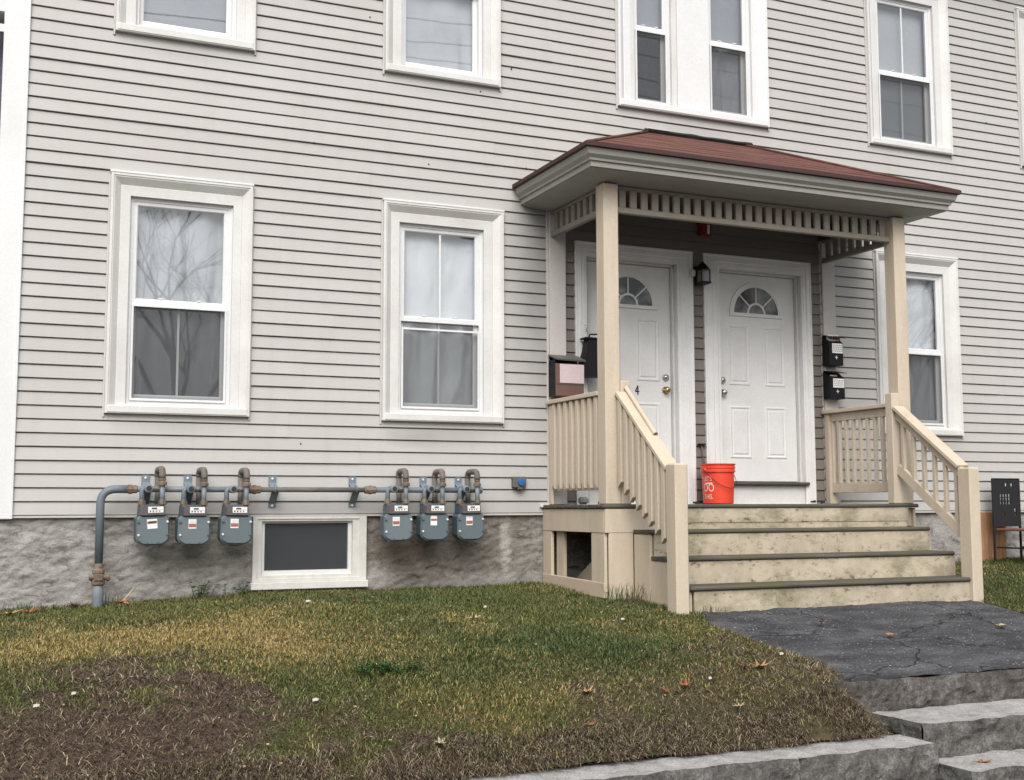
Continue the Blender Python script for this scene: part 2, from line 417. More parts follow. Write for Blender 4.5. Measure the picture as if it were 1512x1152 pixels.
t.bsdf(base, 0.75, flake, 0.4, 0.004, spec=0.25); M['riser'] = t.m
t = NT('worn_grey_tread')
g = t.noise(6, 8, 0.7, stretch=(0.25, 2.5, 2.5)); cc = t.ramp(g, [(0.3, (0.042, 0.038, 0.032)), (0.55, (0.088, 0.08, 0.068)), (0.8, (0.15, 0.14, 0.12))])
cc = t.mix(t.ramp(t.noise(3, 6, 0.7), [(0.45, 0.0), (0.65, 0.75)]), cc, (0.085, 0.085, 0.038))
t.bsdf(cc, 0.75, g, 0.5, 0.006, spec=0.3); M['tread'] = t.m

# foundation
t = NT('rough_parged_foundation')
rot = (1, 1, 2.4, (0, math.radians(-24), 0))
st = t.noise(7, 8, 0.7, stretch=rot, dist=0.6); big = t.noise(1.1, 6, 0.6)
cc = t.ramp(st, [(0.33, (0.125, 0.117, 0.104)), (0.46, (0.28, 0.27, 0.25)), (0.66, (0.41, 0.40, 0.38))])
sep = t.n('ShaderNodeSeparateXYZ'); t.l(t.tc.outputs['Object'], sep.inputs[0])
xr = t.ramp(t.math('ADD', t.math('DIVIDE', sep.outputs[0], 10.0), t.math('MULTIPLY', t.math('SUBTRACT', big, 0.5), 0.10)),
            [(0.0, 0.0), (0.17, 0.12), (0.30, 0.80), (0.42, 0.70), (0.50, 0.05)])
cc = t.mix(xr, cc, t.mix(1.0, cc, (0.50, 0.455, 0.41), 'MULTIPLY'))
def blob(cx, cz, rx, rz, seed):
    dx = t.math('DIVIDE', t.math('SUBTRACT', sep.outputs[0], cx), rx); dz = t.math('DIVIDE', t.math('SUBTRACT', sep.outputs[2], cz), rz)
    d = t.math('SQRT', t.math('ADD', t.math('MULTIPLY', dx, dx), t.math('MULTIPLY', dz, dz)))
    return t.ramp(t.math('SUBTRACT', t.math('ADD', 1.0, t.math('MULTIPLY', t.math('SUBTRACT', t.noise(9+seed, 5, 0.7), 0.5), 1.6)), d), [(0.0, 0.0), (0.7, 1.0)])
cc = t.mix(t.math('MULTIPLY', blob(4.17, -0.28, 0.075, 0.34, 0), 0.6), cc, (0.50, 0.48, 0.46))      # lime run
cc = t.mix(t.math('MULTIPLY', blob(3.0, -0.52, 0.20, 0.13, 3), 0.6), cc, (0.44, 0.42, 0.40))
cc = t.mix(t.math('MULTIPLY', blob(4.0, -0.57, 0.55, 0.10, 5), 0.5), cc, (0.40, 0.385, 0.37))
cc = t.mix(t.math('MULTIPLY', blob(3.3, -0.32, 0.35, 0.14, 2), 0.5), cc, (0.13, 0.095, 0.07))
cc = t.mix(t.math('MULTIPLY', blob(1.5, -0.33, 0.50, 0.13, 7), 0.55), cc, (0.15, 0.14, 0.125))
cc = t.mix(1.0, cc, t.ramp(t.noise(70, 4, 0.7), [(0.3, 0.80), (0.7, 1.14)]), 'MULTIPLY')
t.bsdf(cc, 0.9, t.math('ADD', st, t.math('MULTIPLY', t.noise(34, 6, 0.75), 0.7)), 0.8, 0.016, spec=0.15); M['foundation'] = t.m
t = NT('bare_orange_plywood'); g = t.noise(7, 6, 0.6, stretch=(6, 1, 0.6))
t.bsdf(t.ramp(g, [(0.3, (0.24, 0.12, 0.065)), (0.7, (0.42, 0.23, 0.13))]), 0.75, g, 0.2, 0.003, spec=0.2); M['plywood'] = t.m

# ground
t = NT('asphalt_walk')
vo = t.n('ShaderNodeTexVoronoi'); vo.inputs['Scale'].default_value = 48; t.l(t.tc.outputs['Object'], vo.inputs['Vector'])
sc = t.n('ShaderNodeSeparateColor'); t.l(vo.outputs['Color'], sc.inputs[0])
cc = t.ramp(t.noise(3.0, 7, 0.65, stretch=(0.8, 1.6, 1)), [(0.32, (0.026, 0.027, 0.030)), (0.52, (0.060, 0.061, 0.066)), (0.72, (0.115, 0.116, 0.121))])
cc = t.mix(t.math('MULTIPLY', t.ramp(sc.outputs[0], [(0.62, 0.0), (0.85, 1.0)]), t.math('MULTIPLY', t.ramp(t.noise(4.0, 4), [(0.40, 0.25), (0.60, 1.0)]), t.ramp(vo.outputs['Distance'], [(0.16, 1.0), (0.30, 0.0)]))), cc, (0.48, 0.48, 0.48))
cc = t.mix(1.0, cc, t.ramp(t.noise(70, 5, 0.8), [(0.3, 0.35), (0.7, 1.75)]), 'MULTIPLY')
ck = t.n('ShaderNodeTexVoronoi', feature='DISTANCE_TO_EDGE'); ck.inputs['Scale'].default_value = 0.95
mp = t.n('ShaderNodeMapping'); mp.inputs['Location'].default_value = (0.35, 0.2, 0); t.l(t.tc.outputs['Object'], mp.inputs[0])
nv = t.n('ShaderNodeTexNoise'); nv.inputs['Scale'].default_value = 3.0; nv.inputs['Detail'].default_value = 5; t.l(mp.outputs[0], nv.inputs['Vector'])
va = t.n('ShaderNodeVectorMath', operation='MULTIPLY_ADD'); va.inputs[1].default_value = (0.5, 0.5, 0.5); t.l(nv.outputs['Color'], va.inputs[0]); t.l(mp.outputs[0], va.inputs[2]); t.l(va.outputs[0], ck.inputs['Vector'])
crack = t.ramp(ck.outputs['Distance'], [(0.0, 0.0), (0.010, 1.0)])
cc = t.mix(t.math('ADD', t.math('MULTIPLY', crack, 0.6), 0.4), (0.014, 0.013, 0.012), cc)
t.bsdf(cc, 0.85, t.math('ADD', t.math('MULTIPLY', crack, 2.0), t.math('ADD', vo.outputs['Distance'], t.noise(30, 6, 0.75))), 0.9, 0.014, spec=0.3); M['asphalt'] = t.m

def granite(name, a, b, c, bstr):
    t = NT(name); sp = t.noise(95, 4, 0.75); big = t.noise(4.5, 8, 0.72)
    md = t.noise(17, 7, 0.75); cc = t.ramp(t.math('ADD', t.math('MULTIPLY', big, 0.45), t.math('MULTIPLY', md, 0.55)), [(0.36, a), (0.50, b), (0.64, c)]); cc = t.mix(1.0, cc, t.ramp(sp, [(0.3, 0.55), (0.5, 1.0), (0.7, 1.5)]), 'MULTIPLY')
    t.bsdf(cc, 0.85, t.math('ADD', md, t.math('MULTIPLY', sp, 0.3)), bstr, 0.03, spec=0.25); return t.m
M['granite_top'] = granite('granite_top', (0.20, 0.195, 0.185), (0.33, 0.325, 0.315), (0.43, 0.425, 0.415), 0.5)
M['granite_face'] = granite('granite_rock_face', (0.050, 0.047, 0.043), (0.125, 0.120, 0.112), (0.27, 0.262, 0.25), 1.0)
M['granite_dark'] = granite('granite_stained', (0.042, 0.037, 0.032), (0.10, 0.091, 0.083), (0.21, 0.20, 0.188), 0.9)
M['concrete'] = granite('sidewalk_concrete', (0.28, 0.275, 0.26), (0.34, 0.335, 0.32), (0.42, 0.41, 0.39), 0.3)
M['road'] = granite('road_asphalt', (0.045, 0.045, 0.047), (0.06, 0.06, 0.062), (0.08, 0.08, 0.082), 0.3)
def vcol(name, rough, bump=0.0, spec=0.2, transl=False):
    t = NT(name); a = t.n('ShaderNodeVertexColor'); a.layer_name = 'col'
    cc = t.mix(1.0, a.outputs[0], t.ramp(t.noise(110, 4, 0.7), [(0.25, 0.55), (0.75, 1.5)]), 'MULTIPLY') if bump else a.outputs[0]
    t.bsdf(cc, rough, t.noise(60, 6, 0.7) if bump else None, bump, 0.02, spec=spec); return t.m
M['lawn'] = vcol('lawn_soil', 0.95, 0.9); M['grass'] = vcol('grass_blades', 0.6, 0.0, 0.25)
def leafmat(name, c):
    t = NT(name); g = t.noise(18, 5, 0.7); t.bsdf(t.ramp(g, [(0.3, tuple(x*0.55 for x in c)), (0.7, c)]), 0.8, g, 0.3, 0.004, spec=0.2); return t.m
M['leaf_tan'] = leafmat('tan_dead_leaf', (0.42, 0.25, 0.13)); M['leaf_rust'] = leafmat('rust_dead_leaf', (0.36, 0.14, 0.065))
M['leaf_pale'] = leafmat('pale_dead_leaf', (0.58, 0.47, 0.32)); M['leaf_brown'] = leafmat('brown_dead_leaf', (0.17, 0.07, 0.045))
M['weed_dry'] = leafmat('dry_weed', (0.13, 0.105, 0.065)); M['weed'] = leafmat('weed_green', (0.06, 0.12, 0.035)); M['litter'] = m_plain('white_litter', (0.40, 0.385, 0.35), 0.8)
M['bark'] = leafmat('grey_bark', (0.10, 0.085, 0.07)); M['wire'] = m_plain('black_wire', (0.012, 0.012, 0.013), 0.6)
M['neighbour'] = leafmat('dark_neighbour_siding', (0.13, 0.12, 0.145)); M['farhouse'] = leafmat('far_house_wall', (0.34, 0.32, 0.29)); M['farroof'] = leafmat('far_roof', (0.09, 0.085, 0.08))

# ================================================================== SETTING: ground, walk, sidewalk
def ground_z(X, Y):
    X = np.asarray(X, float); Y = np.asarray(Y, float)
    g0 = np.interp(X, [-3, .2, 1.37, 2.25, 3.27, 4.5, 7.7, 10, 13], [-.78, -.70, -.64, -.615, -.63, -.62, -.58, -.50, -.45])
    s = np.interp(Y, [-4.15, -3.8, -3.4, -2.8, -2, -1, 0], [1, .78, .56, .34, .17, .05, 0])
    lawn = g0*(1-s) - 1.2*s
    wk = np.interp(Y, [-4.15, -4.08, -3.8, -2, 0], [-1.2, -1.10, -.95, -.72, -.61])
    wk = wk - .19*smooth(4.50, 4.80, X)*smooth(-3.80, -3.90, Y)
    t = smooth(3.5, 4.6, X)*(1-smooth(7.5, 9.0, X)*np.clip(1+Y/2.2, 0, 1))
    return lawn*(1-t) + wk*t
def walk_left(Y): return 4.70 - .09*smooth(-3.3, -3.75, np.asarray(Y, float)) + 0.045*np.sin(Y*3.1) + 0.05*(vnoise(np.asarray(Y)*6, np.asarray(Y)*0, 5)-.5) + 0.12*np.clip((np.asarray(Y)+2.4)/0.5, 0, 1)
def walk_right(Y): return 7.49 + 0.02*np.sin(np.asarray(Y)*5)

def gauss(X, Y, cx, cy, rx, ry): return np.exp(-((X-cx)/rx)**2 - ((Y-cy)/ry)**2)
def lawn_weights(X, Y):
    """soil (0..1), yellow (0..1), lush (0..1): where the lawn is worn, straw coloured or deep green"""
    n = fbm(X*1.6, Y*1.6, 3, 5); n2 = fbm(X*5, Y*5, 11, 4)
    edge = np.interp(X, [-1, .14, .54, 1.11, 1.25, 1.53, 1.8, 2.0, 2.6, 3.0, 3.21, 3.84, 4.3, 4.7], [-2.75, -2.85, -2.70, -2.72, -3.25, -3.70, -3.95, -4.05, -4.12, -3.95, -3.55, -3.36, -3.20, -2.6])
    soil = smooth(-0.40, 0.45, edge - Y + (n-.5)*1.5 + (n2-.5)*1.1 + (fbm(X*12, Y*12, 17, 2)-.5)*.8)*(1-.42*smooth(2.6, 3.4, X))
    soil = np.maximum(soil, 0.85*gauss(X, Y, 0.9, -2.35, .30, .13)*smooth(.35, .6, n2))
    soil = np.maximum(soil, 0.65*smooth(-0.28, 0.02, Y)*(X < 1.9)*smooth(.3, .6, n2))
    yel = np.clip(1.1*gauss(X, Y, 1.25, -1.75, .75, .42) + .9*gauss(X, Y, .45, -1.9, .6, .4) + .65*gauss(X, Y, 1.8, -2.5, .7, .45) + .5*gauss(X, Y, 2.9, -3.5, .8, .25)
                  + .35*gauss(X, Y, 4.45, -2.5, .3, .5) + .40*gauss(X, Y, 2.0, -1.1, .5, .25), 0, 1)
    yel = np.clip(yel*(0.55+0.9*n2) + .42*smooth(.52, .75, fbm(X*2.3, Y*2.3, 29, 4)), 0, 1)
    lush = np.clip(gauss(X, Y, 3.1, -.7, .8, .3) + .9*gauss(X, Y, 3.2, -2.5, .6, .35) + .9*gauss(X, Y, 3.7, -2.9, .55, .35) + .7*gauss(X, Y, 4.6, -1.4, .5, .5) + .7*gauss(X, Y, .74, -2.73, .35, .12)
                   + .5*gauss(X, Y, 1.6, -2.95, .35, .18) + .7*gauss(X, Y, 8.6, -1.2, 1.2, 1.0), 0, 1)*(0.4+1.1*fbm(X*3, Y*3, 41, 4))
    return soil, yel, np.clip(lush*.72, 0, 1)
SOIL = np.array([.082, .057, .042]); YEL = np.array([.315, .240, .092]); GRN = np.array([.090, .102, .034]); LUSH = np.array([.043, .072, .025])

# lawn sheet (front yard), left and right of the walk and under it
xs = np.arange(-3.0, 13.01, 0.04); ys = np.arange(-4.16, 0.061, 0.04)
GX, GY = np.meshgrid(xs, ys, indexing='ij')
GZ = ground_z(GX, GY) + (fbm(GX*3, GY*3, 51, 4)-.5)*0.03 + (fbm(GX*14, GY*14, 57, 3)-.5)*0.014
under = (GX > 4.70) & (GX < 7.62) & (GY > -4.1)
GZ = np.where(under, GZ-0.05*smooth(4.72, 4.85, GX)*(1-smooth(7.45, 7.6, GX)), GZ)
GZ = np.where(((GX > 4.62) & (GY < -3.45) & (GY > -3.86)) | ((GX > 4.80) & (GY <= -3.86)), GZ-0.5, GZ)
so, ye, lu = lawn_weights(GX, GY)
base = GRN*0.55*(1-so[..., None]) + SOIL*so[..., None]; base = base*(1-.5*ye[..., None]*(1-so[..., None])) + .5*(ye*(1-so))[..., None]*YEL*.6
base = base*(0.8+0.45*fbm(GX*9, GY*9, 77, 3))[..., None]
grid_mesh('lawn', np.stack([GX, GY, GZ], -1), M['lawn'], colors=base, kind='structure')

# asphalt walk
ws = np.linspace(0, 1, 200); wy = np.linspace(-3.86, -1.70, 160)
WU, WY = np.meshgrid(ws, wy, indexing='ij'); WX = walk_left(WY)*(1-WU) + walk_right(WY)*WU
WZ = np.interp(WY, [-4.0, -3.8, -2, 0], [-.972, -.95, -.72, -.61]) + 0.004 + (fbm(WX*2.5, WY*2.5, 63, 4)-.5)*0.03 + (fbm(WX*16, WY*16, 67, 3)-.5)*0.016
edge_d = np.minimum(WX-walk_left(WY), walk_right(WY)-WX); WZ -= 0.05*(1-smooth(0, 0.06, edge_d))
grid_mesh('asphalt_walk', np.stack([WX, WY, WZ], -1), M['asphalt'], kind='structure')

def sheet(name, mat, x0, x1, y0, y1, zz):
    o = MB().poly([(x0, y0, zz), (x1, y0, zz), (x1, y1, zz), (x0, y1, zz)]).build(name, mat); o['kind'] = 'structure'; return o
sheet('terrain', M['road'], -700, 700, -900, 900, -1.70)
sheet('sidewalk', M['concrete'], -30, 40, -7.2, -4.42, -1.50)
o = MB().box(-30, 40, -7.35, -7.2, -1.72, -1.502, 0.02).build('kerb', M['granite_top']); o['kind'] = 'structure'

# granite blocks
def block(name, x0, x1, y0, y1, z0, z1, seed, label, cat, group=None, face='granite_face', rough=0.020, notch=None, topn=0.006):
    """rock faced granite: front (-y), top, right/left ends as one displaced sheet set"""
    mb = MB()
    def patch(fn, nu, nv, mi):
        base = len(mb.v); mb.mi = mi
        for i in range(nu+1):
            for j in range(nv+1): mb.v.append(fn(i/nu, j/nv))
        for i in range(nu):
            for j in range(nv): mb.face((base+i*(nv+1)+j, base+(i+1)*(nv+1)+j, base+(i+1)*(nv+1)+j+1, base+i*(nv+1)+j+1))
    def disp(x, y, z, nx, ny, nz, a):
        e = mnoise.fractal(Vector((x*4+seed, y*4, z*6)), 0.9, 2.1, 5) + 0.5*(mnoise.cell(Vector((x*9+seed+z*4, y*6, z*12-x*3)))-.5)
        return (x+nx*a*e, y+ny*a*e, z+nz*a*e)
    def edge(x, y, z):      # shared edge roughness
        e = mnoise.fractal(Vector((x*7+seed*3, 1.7, z*3)), 1.0, 2.0, 4); return e*0.012
    nu = max(8, int((x1-x0)/0.022)); nz_ = max(5, int((z1-z0)/0.025)); ny_ = max(5, int((y1-y0)/0.03))
    def front(u, v):
        x = x0+(x1-x0)*u; zt = z1 + edge(x, 0, z1)*0.6; zz = z0+(zt-z0)*v
        w = math.sin(math.pi*min(max(v, 0.0), 1.0))**0.6
        yy = y0 + edge(x, 0, z1) - 0.022*w
        q = disp(x, yy, zz, 0, -1, 0, rough*w*1.6)
        if notch and abs(x-notch) < 0.022 and v > 0.45: q = (q[0], q[1]+0.035*(1-abs(x-notch)/0.022), q[2])
        return q
    def top(u, v):
        x = x0+(x1-x0)*u; zt = z1 + edge(x, 0, z1)*0.6*(1-v); ye = y0+edge(x, 0, z1); yy = ye+(y1-ye)*v
        k = 0.0 if v == 0 else 1.0
        return disp(x, yy, zt, 0, 0, 1, topn*k)
    def end(xe, s):
        def fn(u, v):
            yy = y0+edge(xe, 0, z1)*(1-u)+(y1-y0)*u; zt = z1+edge(xe, 0, z1)*0.6*(1-u); zz = z0+(zt-z0)*v
            w = math.sin(math.pi*u)**.5*math.sin(math.pi*v)**.5 if 0 < u < 1 and 0 < v < 1 else 0
            return disp(xe, yy, zz, s, 0, 0, rough*1.4*w)
        return fn
    patch(front, nu, nz_, 1); patch(top, nu, ny_, 0); patch(end(x1, 1), ny_, nz_, 1); patch(end(x0, -1), ny_, nz_, 1)
    mb.mi = 1
    mb.poly([(x0, y1, z0), (x1, y1, z0), (x1, y1, z1), (x0, y1, z1)])
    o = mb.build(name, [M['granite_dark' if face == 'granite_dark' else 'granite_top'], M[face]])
    o.data.polygons.foreach_set('use_smooth', [p.material_index == 0 for p in o.data.polygons])
    return tag(o, label, cat, group)
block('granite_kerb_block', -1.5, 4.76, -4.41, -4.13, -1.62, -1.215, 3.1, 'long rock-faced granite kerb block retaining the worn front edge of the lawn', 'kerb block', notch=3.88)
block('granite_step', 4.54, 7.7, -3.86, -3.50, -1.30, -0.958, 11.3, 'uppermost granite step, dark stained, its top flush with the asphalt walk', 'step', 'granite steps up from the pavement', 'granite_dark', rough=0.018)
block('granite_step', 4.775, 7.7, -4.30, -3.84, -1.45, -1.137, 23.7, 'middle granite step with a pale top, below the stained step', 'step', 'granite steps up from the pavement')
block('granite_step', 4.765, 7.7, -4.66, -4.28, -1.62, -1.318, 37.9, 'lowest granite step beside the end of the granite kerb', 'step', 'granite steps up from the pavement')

# ================================================================== HOUSE
house = empty('house', (6.0, 0.0, -0.65))
tag(house, 'two-storey house clad in pale grey vinyl siding with white trimmed windows', 'house')
XL, XR, ZT = 0.225, 13.0, 6.10
WIN = {  # outer casing rectangles
 'W1': (0.850, 1.935, 0.765, 2.622), 'W2': (3.033, 4.127, 0.765, 2.622), 'W7': (8.235, 9.312, 0.765, 2.622), 'W9': (10.40, 11.48, 0.765, 2.622),
 'W3': (0.850, 1.930, 3.745, 5.52), 'W4': (3.035, 4.100, 3.745, 5.52), 'W5': (5.290, 6.968, 3.745, 5.52), 'W6': (8.220, 9.312, 3.745, 5.52), 'W8': (10.315, 11.40, 3.745, 5.52)}
DOOR_CAS = [(4.835, 6.070, 0.0, 2.435), (6.190, 7.430, 0.0, 2.435)]
ENTRY = (4.65, 7.64, -0.1, 2.80)
PITCH_Z = 0.1016

# sheathing behind the boards, with the openings cut out
opens = [(a+0.12, b-0.12, c+0.05, d-0.12) for (a, b, c, d) in WIN.values()] + [(4.975, 5.935, -1, 2.31), (6.355, 7.335, -1, 2.31)]
cx = sorted(set([0.06, XR] + [q for o in opens for q in o[:2]])); cz = sorted(set([-0.02, ZT] + [q for o in opens for q in o[2:] if q > 0]))
mb = MB()
for i in range(len(cx)-1):
    for j in range(len(cz)-1):
        mx_, mz_ = (cx[i]+cx[i+1])/2, (cz[j]+cz[j+1])/2
        if any(a < mx_ < b and c < mz_ < d for a, b, c, d in opens): continue
        mb.poly([(cx[i], 0.004, cz[j]), (cx[i+1], 0.004, cz[j]), (cx[i+1], 0.004, cz[j+1]), (cx[i], 0.004, cz[j+1])])
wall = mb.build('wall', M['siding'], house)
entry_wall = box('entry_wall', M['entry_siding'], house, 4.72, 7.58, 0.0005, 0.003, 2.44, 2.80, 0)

def board(x0, x1, k, z0, z1, mat, parent, proud=0.0):
    zb = k*PITCH_Z; h = PITCH_Z
    def yy(zv): return -(0.0215 - 0.0135*(zv-zb)/h) - proud
    ztop = min(z1, zb+h-0.0095)
    if ztop-z0 < 0.006: return
    prof = [(0.003, z0+0.001), (yy(z0)+0.0015, z0), (yy(z0), z0+0.002), (yy(ztop), ztop), (0.003, ztop+0.003)]
    m = MB(); n = len(prof); K = max(1, int((x1-x0)/0.28))
    for i in range(K+1):
        xx = x0+(x1-x0)*i/K
        wz_ = 0.0016*mnoise.noise(Vector((xx*1.1, k*0.9, 3.0))); wy_ = 0.0022*mnoise.noise(Vector((xx*1.4, k*0.35, 9.0)))
        for j, (y, zz) in enumerate(prof): m.v.append((xx, y+(wy_ if 0 < j < 4 else 0), zz+wz_))
    for q in range(K):
        for i in range(n-1): m.face((q*n+i, q*n+i+1, (q+1)*n+i+1, (q+1)*n+i))
    m.face(list(range(n))); m.face([K*n+i for i in range(n)][::-1])
    return m.build('siding_board', mat, parent)
seams = {  # panel joints: course pair -> x
 30: 4.03, 34: 5.32, 6: 2.24, 4: 2.83, 44: 2.5, 38: 7.6, 14: 2.6, 50: 2.3, 10: 2.35, 20: 2.15, 26: 2.9, 40: 4.6, 46: 7.7, 22: 9.9, 12: 9.8, 54: 4.5}
for k in range(0, 60):
    z0, z1 = k*PITCH_Z, (k+1)*PITCH_Z
    rects = [WIN[n] for n in WIN]
    zones = []
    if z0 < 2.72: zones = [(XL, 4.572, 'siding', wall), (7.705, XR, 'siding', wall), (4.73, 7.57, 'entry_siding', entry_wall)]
    else: zones = [(XL, XR, 'siding', wall)]
    for (a, b, mt, par) in zones:
        rs = rects + (DOOR_CAS if mt == 'entry_siding' else [])
        cuts = sorted(set([a, b] + [q for r in rs if r[2] < z1-0.001 and r[3] > z0+0.001 for q in (r[0]+0.004, r[1]-0.004) if a < q < b]))
        for i in range(len(cuts)-1):
            c0, c1 = cuts[i], cuts[i+1]; mid = (c0+c1)/2; lo, hi = z0, z1
            dead = False
            for r in rs:
                if r[0] < mid < r[1] and r[2] < z1 and r[3] > z0:
                    if r[2] <= z0 and r[3] >= z1: dead = True
                    elif r[2] <= z0: lo = max(lo, r[3]-0.004)
                    else: hi = min(hi, r[2]+0.004)
            if dead: continue
            if mt == 'entry_siding' and k == 0: continue
            sx = seams.get(k-(k % 2))
            if mt == 'siding' and sx and c0+0.15 < sx < c1-0.15:
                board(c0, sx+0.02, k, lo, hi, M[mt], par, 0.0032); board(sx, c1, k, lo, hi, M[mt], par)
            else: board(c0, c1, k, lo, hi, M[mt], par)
# starter drip strip and corner board
box('drip_strip', M['greytrim'], house, 0.225, 4.52, -0.016, 0.02, -0.022, -0.003, 0.002)
box('drip_strip', M['greytrim'], house, 7.71, XR, -0.016, 0.02, -0.022, -0.003, 0.002)
box('corner_board', M['vinyl'], house, 0.056, 0.226, -0.034, 0.02, -0.03, ZT, 0.006)
box('corner_bead', M['vinyl'], house, 0.214, 0.238, -0.038, 0.004, -0.028, ZT, 0.003)
# side wall running back from the corner, roof
MB().poly([(0.07, 0.0, -0.02), (0.62, 9.5, -0.02), (0.62, 9.5, ZT), (0.07, 0.0, ZT)]).build('side_wall', M['neighbour'], house)
rf = MB(); rf.box(-0.4, 13.3, -0.40, 0.10, ZT, ZT+0.16, 0.01)
rf.v += [(0.08, -0.42, ZT+.17), (13.3, -0.42, ZT+.17), (13.3, 5.0, ZT+2.6), (0.38, 5.0, ZT+2.6), (0.70, 10.4, ZT+.17), (13.3, 10.4, ZT+.17)]
b_ = len(rf.v)-6; rf.face((b_, b_+1, b_+2, b_+3)); rf.face((b_+3, b_+2, b_+5, b_+4))
rf.build('roof', M['farroof'], house)

# foundation with rough parged surface
def foundation(x0, x1, step):
    xs = np.arange(x0, x1+1e-6, step); zs = np.arange(-1.0, 0.0101, step)
    X, Z = np.meshgrid(xs, zs, indexing='ij')
    ca, sa = math.cos(0.42), math.sin(0.42); U = X*ca+Z*sa; V = -X*sa+Z*ca
    Y = 0.012 - (fbm(X*1.5, Z*1.5, 91, 3)-.5)*0.03 - np.abs(fbm(U*5, V*13, 95, 4)-.5)*0.026 - (fbm(U*13, V*32, 97, 3)-.5)*0.013 - (fbm(X*26, Z*26, 99, 2)-.5)*0.009 + .008
    Y = np.maximum(Y, -0.012)
    hole = (X > 2.03) & (X < 2.87) & (Z > -0.55)
    Y = np.where(hole, 0.09, Y)
    return grid_mesh('foundation', np.stack([X, Y, Z], -1), M['foundation'], house)
foundation(0.0, 4.80, 0.0125); foundation(4.80, 13.0, 0.05)

# ---- windows
def curtain(x0, x1, z0, z1, y, mat, parent, folds=5.0, amp=0.02, seed=0, gather=0.0):
    nx, nz = 60, 18
    U, V = np.meshgrid(np.linspace(0, 1, nx), np.linspace(0, 1, nz), indexing='ij')
    X = x0+(x1-x0)*U; Z = z0+(z1-z0)*V
    ph = fbm(U*3+seed, V*1.3, seed+1, 3)*6
    Y = y + amp*np.sin(U*folds*6.28+ph) + amp*0.8*(fbm(U*7+seed, V*2+gather*U*4, seed+5, 3)-.5)
    return grid_mesh('curtain', np.stack([X, Y, Z], -1), mat, parent)
def blind(x0, x1, z0, z1, y, mat, parent):
    m = MB(); n = int((z1-z0)/0.026)
    for i in range(n):
        zz = z0+(i+.5)*(z1-z0)/n
        m.poly([(x0, y+0.008, zz-0.013), (x1, y+0.008, zz-0.013), (x1, y-0.006, zz+0.0135), (x0, y-0.006, zz+0.0135)])
    return m.build('blind', mat, parent)
def pane(x0, x1, z0, z1, y, parent, mat='glass', name='pane'):
    return MB().poly([(x0, y, z0), (x1, y, z0), (x1, y, z1), (x0, y, z1)]).build(name, M[mat], parent)
CASP = [(0, 0.0), (0, -0.056), (0.13, -0.056), (0.16, -0.050), (0.20, -0.050), (0.52, -0.012), (0.55, -0.015), (1.0, -0.012), (1.0, 0.075)]
def room(x0, x1, z0, z1, parent, mat='room', d=0.9):
    m = MB(); y0, y1 = 0.095, 0.095+d
    m.poly([(x0, y1, z0), (x1, y1, z0), (x1, y1, z1), (x0, y1, z1)])
    m.poly([(x0, y0, z0), (x0, y1, z0), (x0, y1, z1), (x0, y0, z1)]); m.poly([(x1, y0, z0), (x1, y1, z0), (x1, y1, z1), (x1, y0, z1)])
    m.poly([(x0, y0, z0), (x1, y0, z0), (x1, y1, z0), (x0, y1, z0)]); m.poly([(x0, y0, z1), (x1, y0, z1), (x1, y1, z1), (x0, y1, z1)])
    return m.build('reveal', M[mat], parent)
def sash_set(win, sx0, sx1, sz0, sz1, zm, mu, ml, cov_u, cov_l, screen=True, opened=0.0, sdrop=0.0):
    fw = 0.03
    MB().ring(sx0, sx1, sz0, sz1, [(0, 0.08), (0, 0.018), (.4, .018), (.5, 0.024), (1, 0.024), (1, 0.09)], fw, fw, fw, fw).build('frame', M['vinyl'], win)
    ax0, ax1, az0, az1 = sx0+fw, sx1-fw, sz0+fw, sz1-fw
    SP = [(0, 0.075), (0, 0.030), (0.75, 0.030), (1, 0.038), (1, 0.06)]
    u = MB().ring(ax0, ax1, zm-0.028, az1, SP, .036, .036, .036, .046).build('upper_sash', M['vinyl'], win)
    SL = [(t_, y+0.032) for t_, y in SP]
    lo = az0+opened; l = MB().ring(ax0, ax1, lo, zm+0.024+opened, SL, .040, .040, .046, .052).build('lower_sash', M['vinyl'], win)
    pane(ax0+.03, ax1-.03, zm, az1-.03, 0.046, win); pane(ax0+.03, ax1-.03, lo+.04, zm+opened, 0.078, win)
    mid = (ax0+ax1)/2
    if mu: box('muntin', M['vinyl'], win, mid-.009, mid+.009, 0.040, 0.052, zm+.015, az1-.03, 0.002)
    if ml: box('muntin', M['vinyl'], win, mid-.009, mid+.009, 0.070, 0.084, lo+.04, zm-.02, 0.002)
    for lx in (0.3, 0.7):
        box('sash_lock', M['vinyl'], win, ax0+(ax1-ax0)*lx-.018, ax0+(ax1-ax0)*lx+.018, 0.030, 0.055, zm+0.018, zm+0.030, 0.003)
    if screen:
        MB().ring(ax0+.002, ax1-.002, az0, zm-0.030-sdrop, [(0, 0.030), (0, 0.012), (1, 0.012), (1, 0.022)], .016, .016, .016, .018).build('screen_frame', M['vinyl'], win)
        pane(ax0+.012, ax1-.012, az0+.012, zm-0.040-sdrop, 0.019, win, 'screen', 'screen')
    for (fn, a, b) in ((cov_u, zm, az1), (cov_l, az0, zm)):
        if fn: fn(ax0, ax1, a, b)
    room(sx0, sx1, sz0, sz1, win)
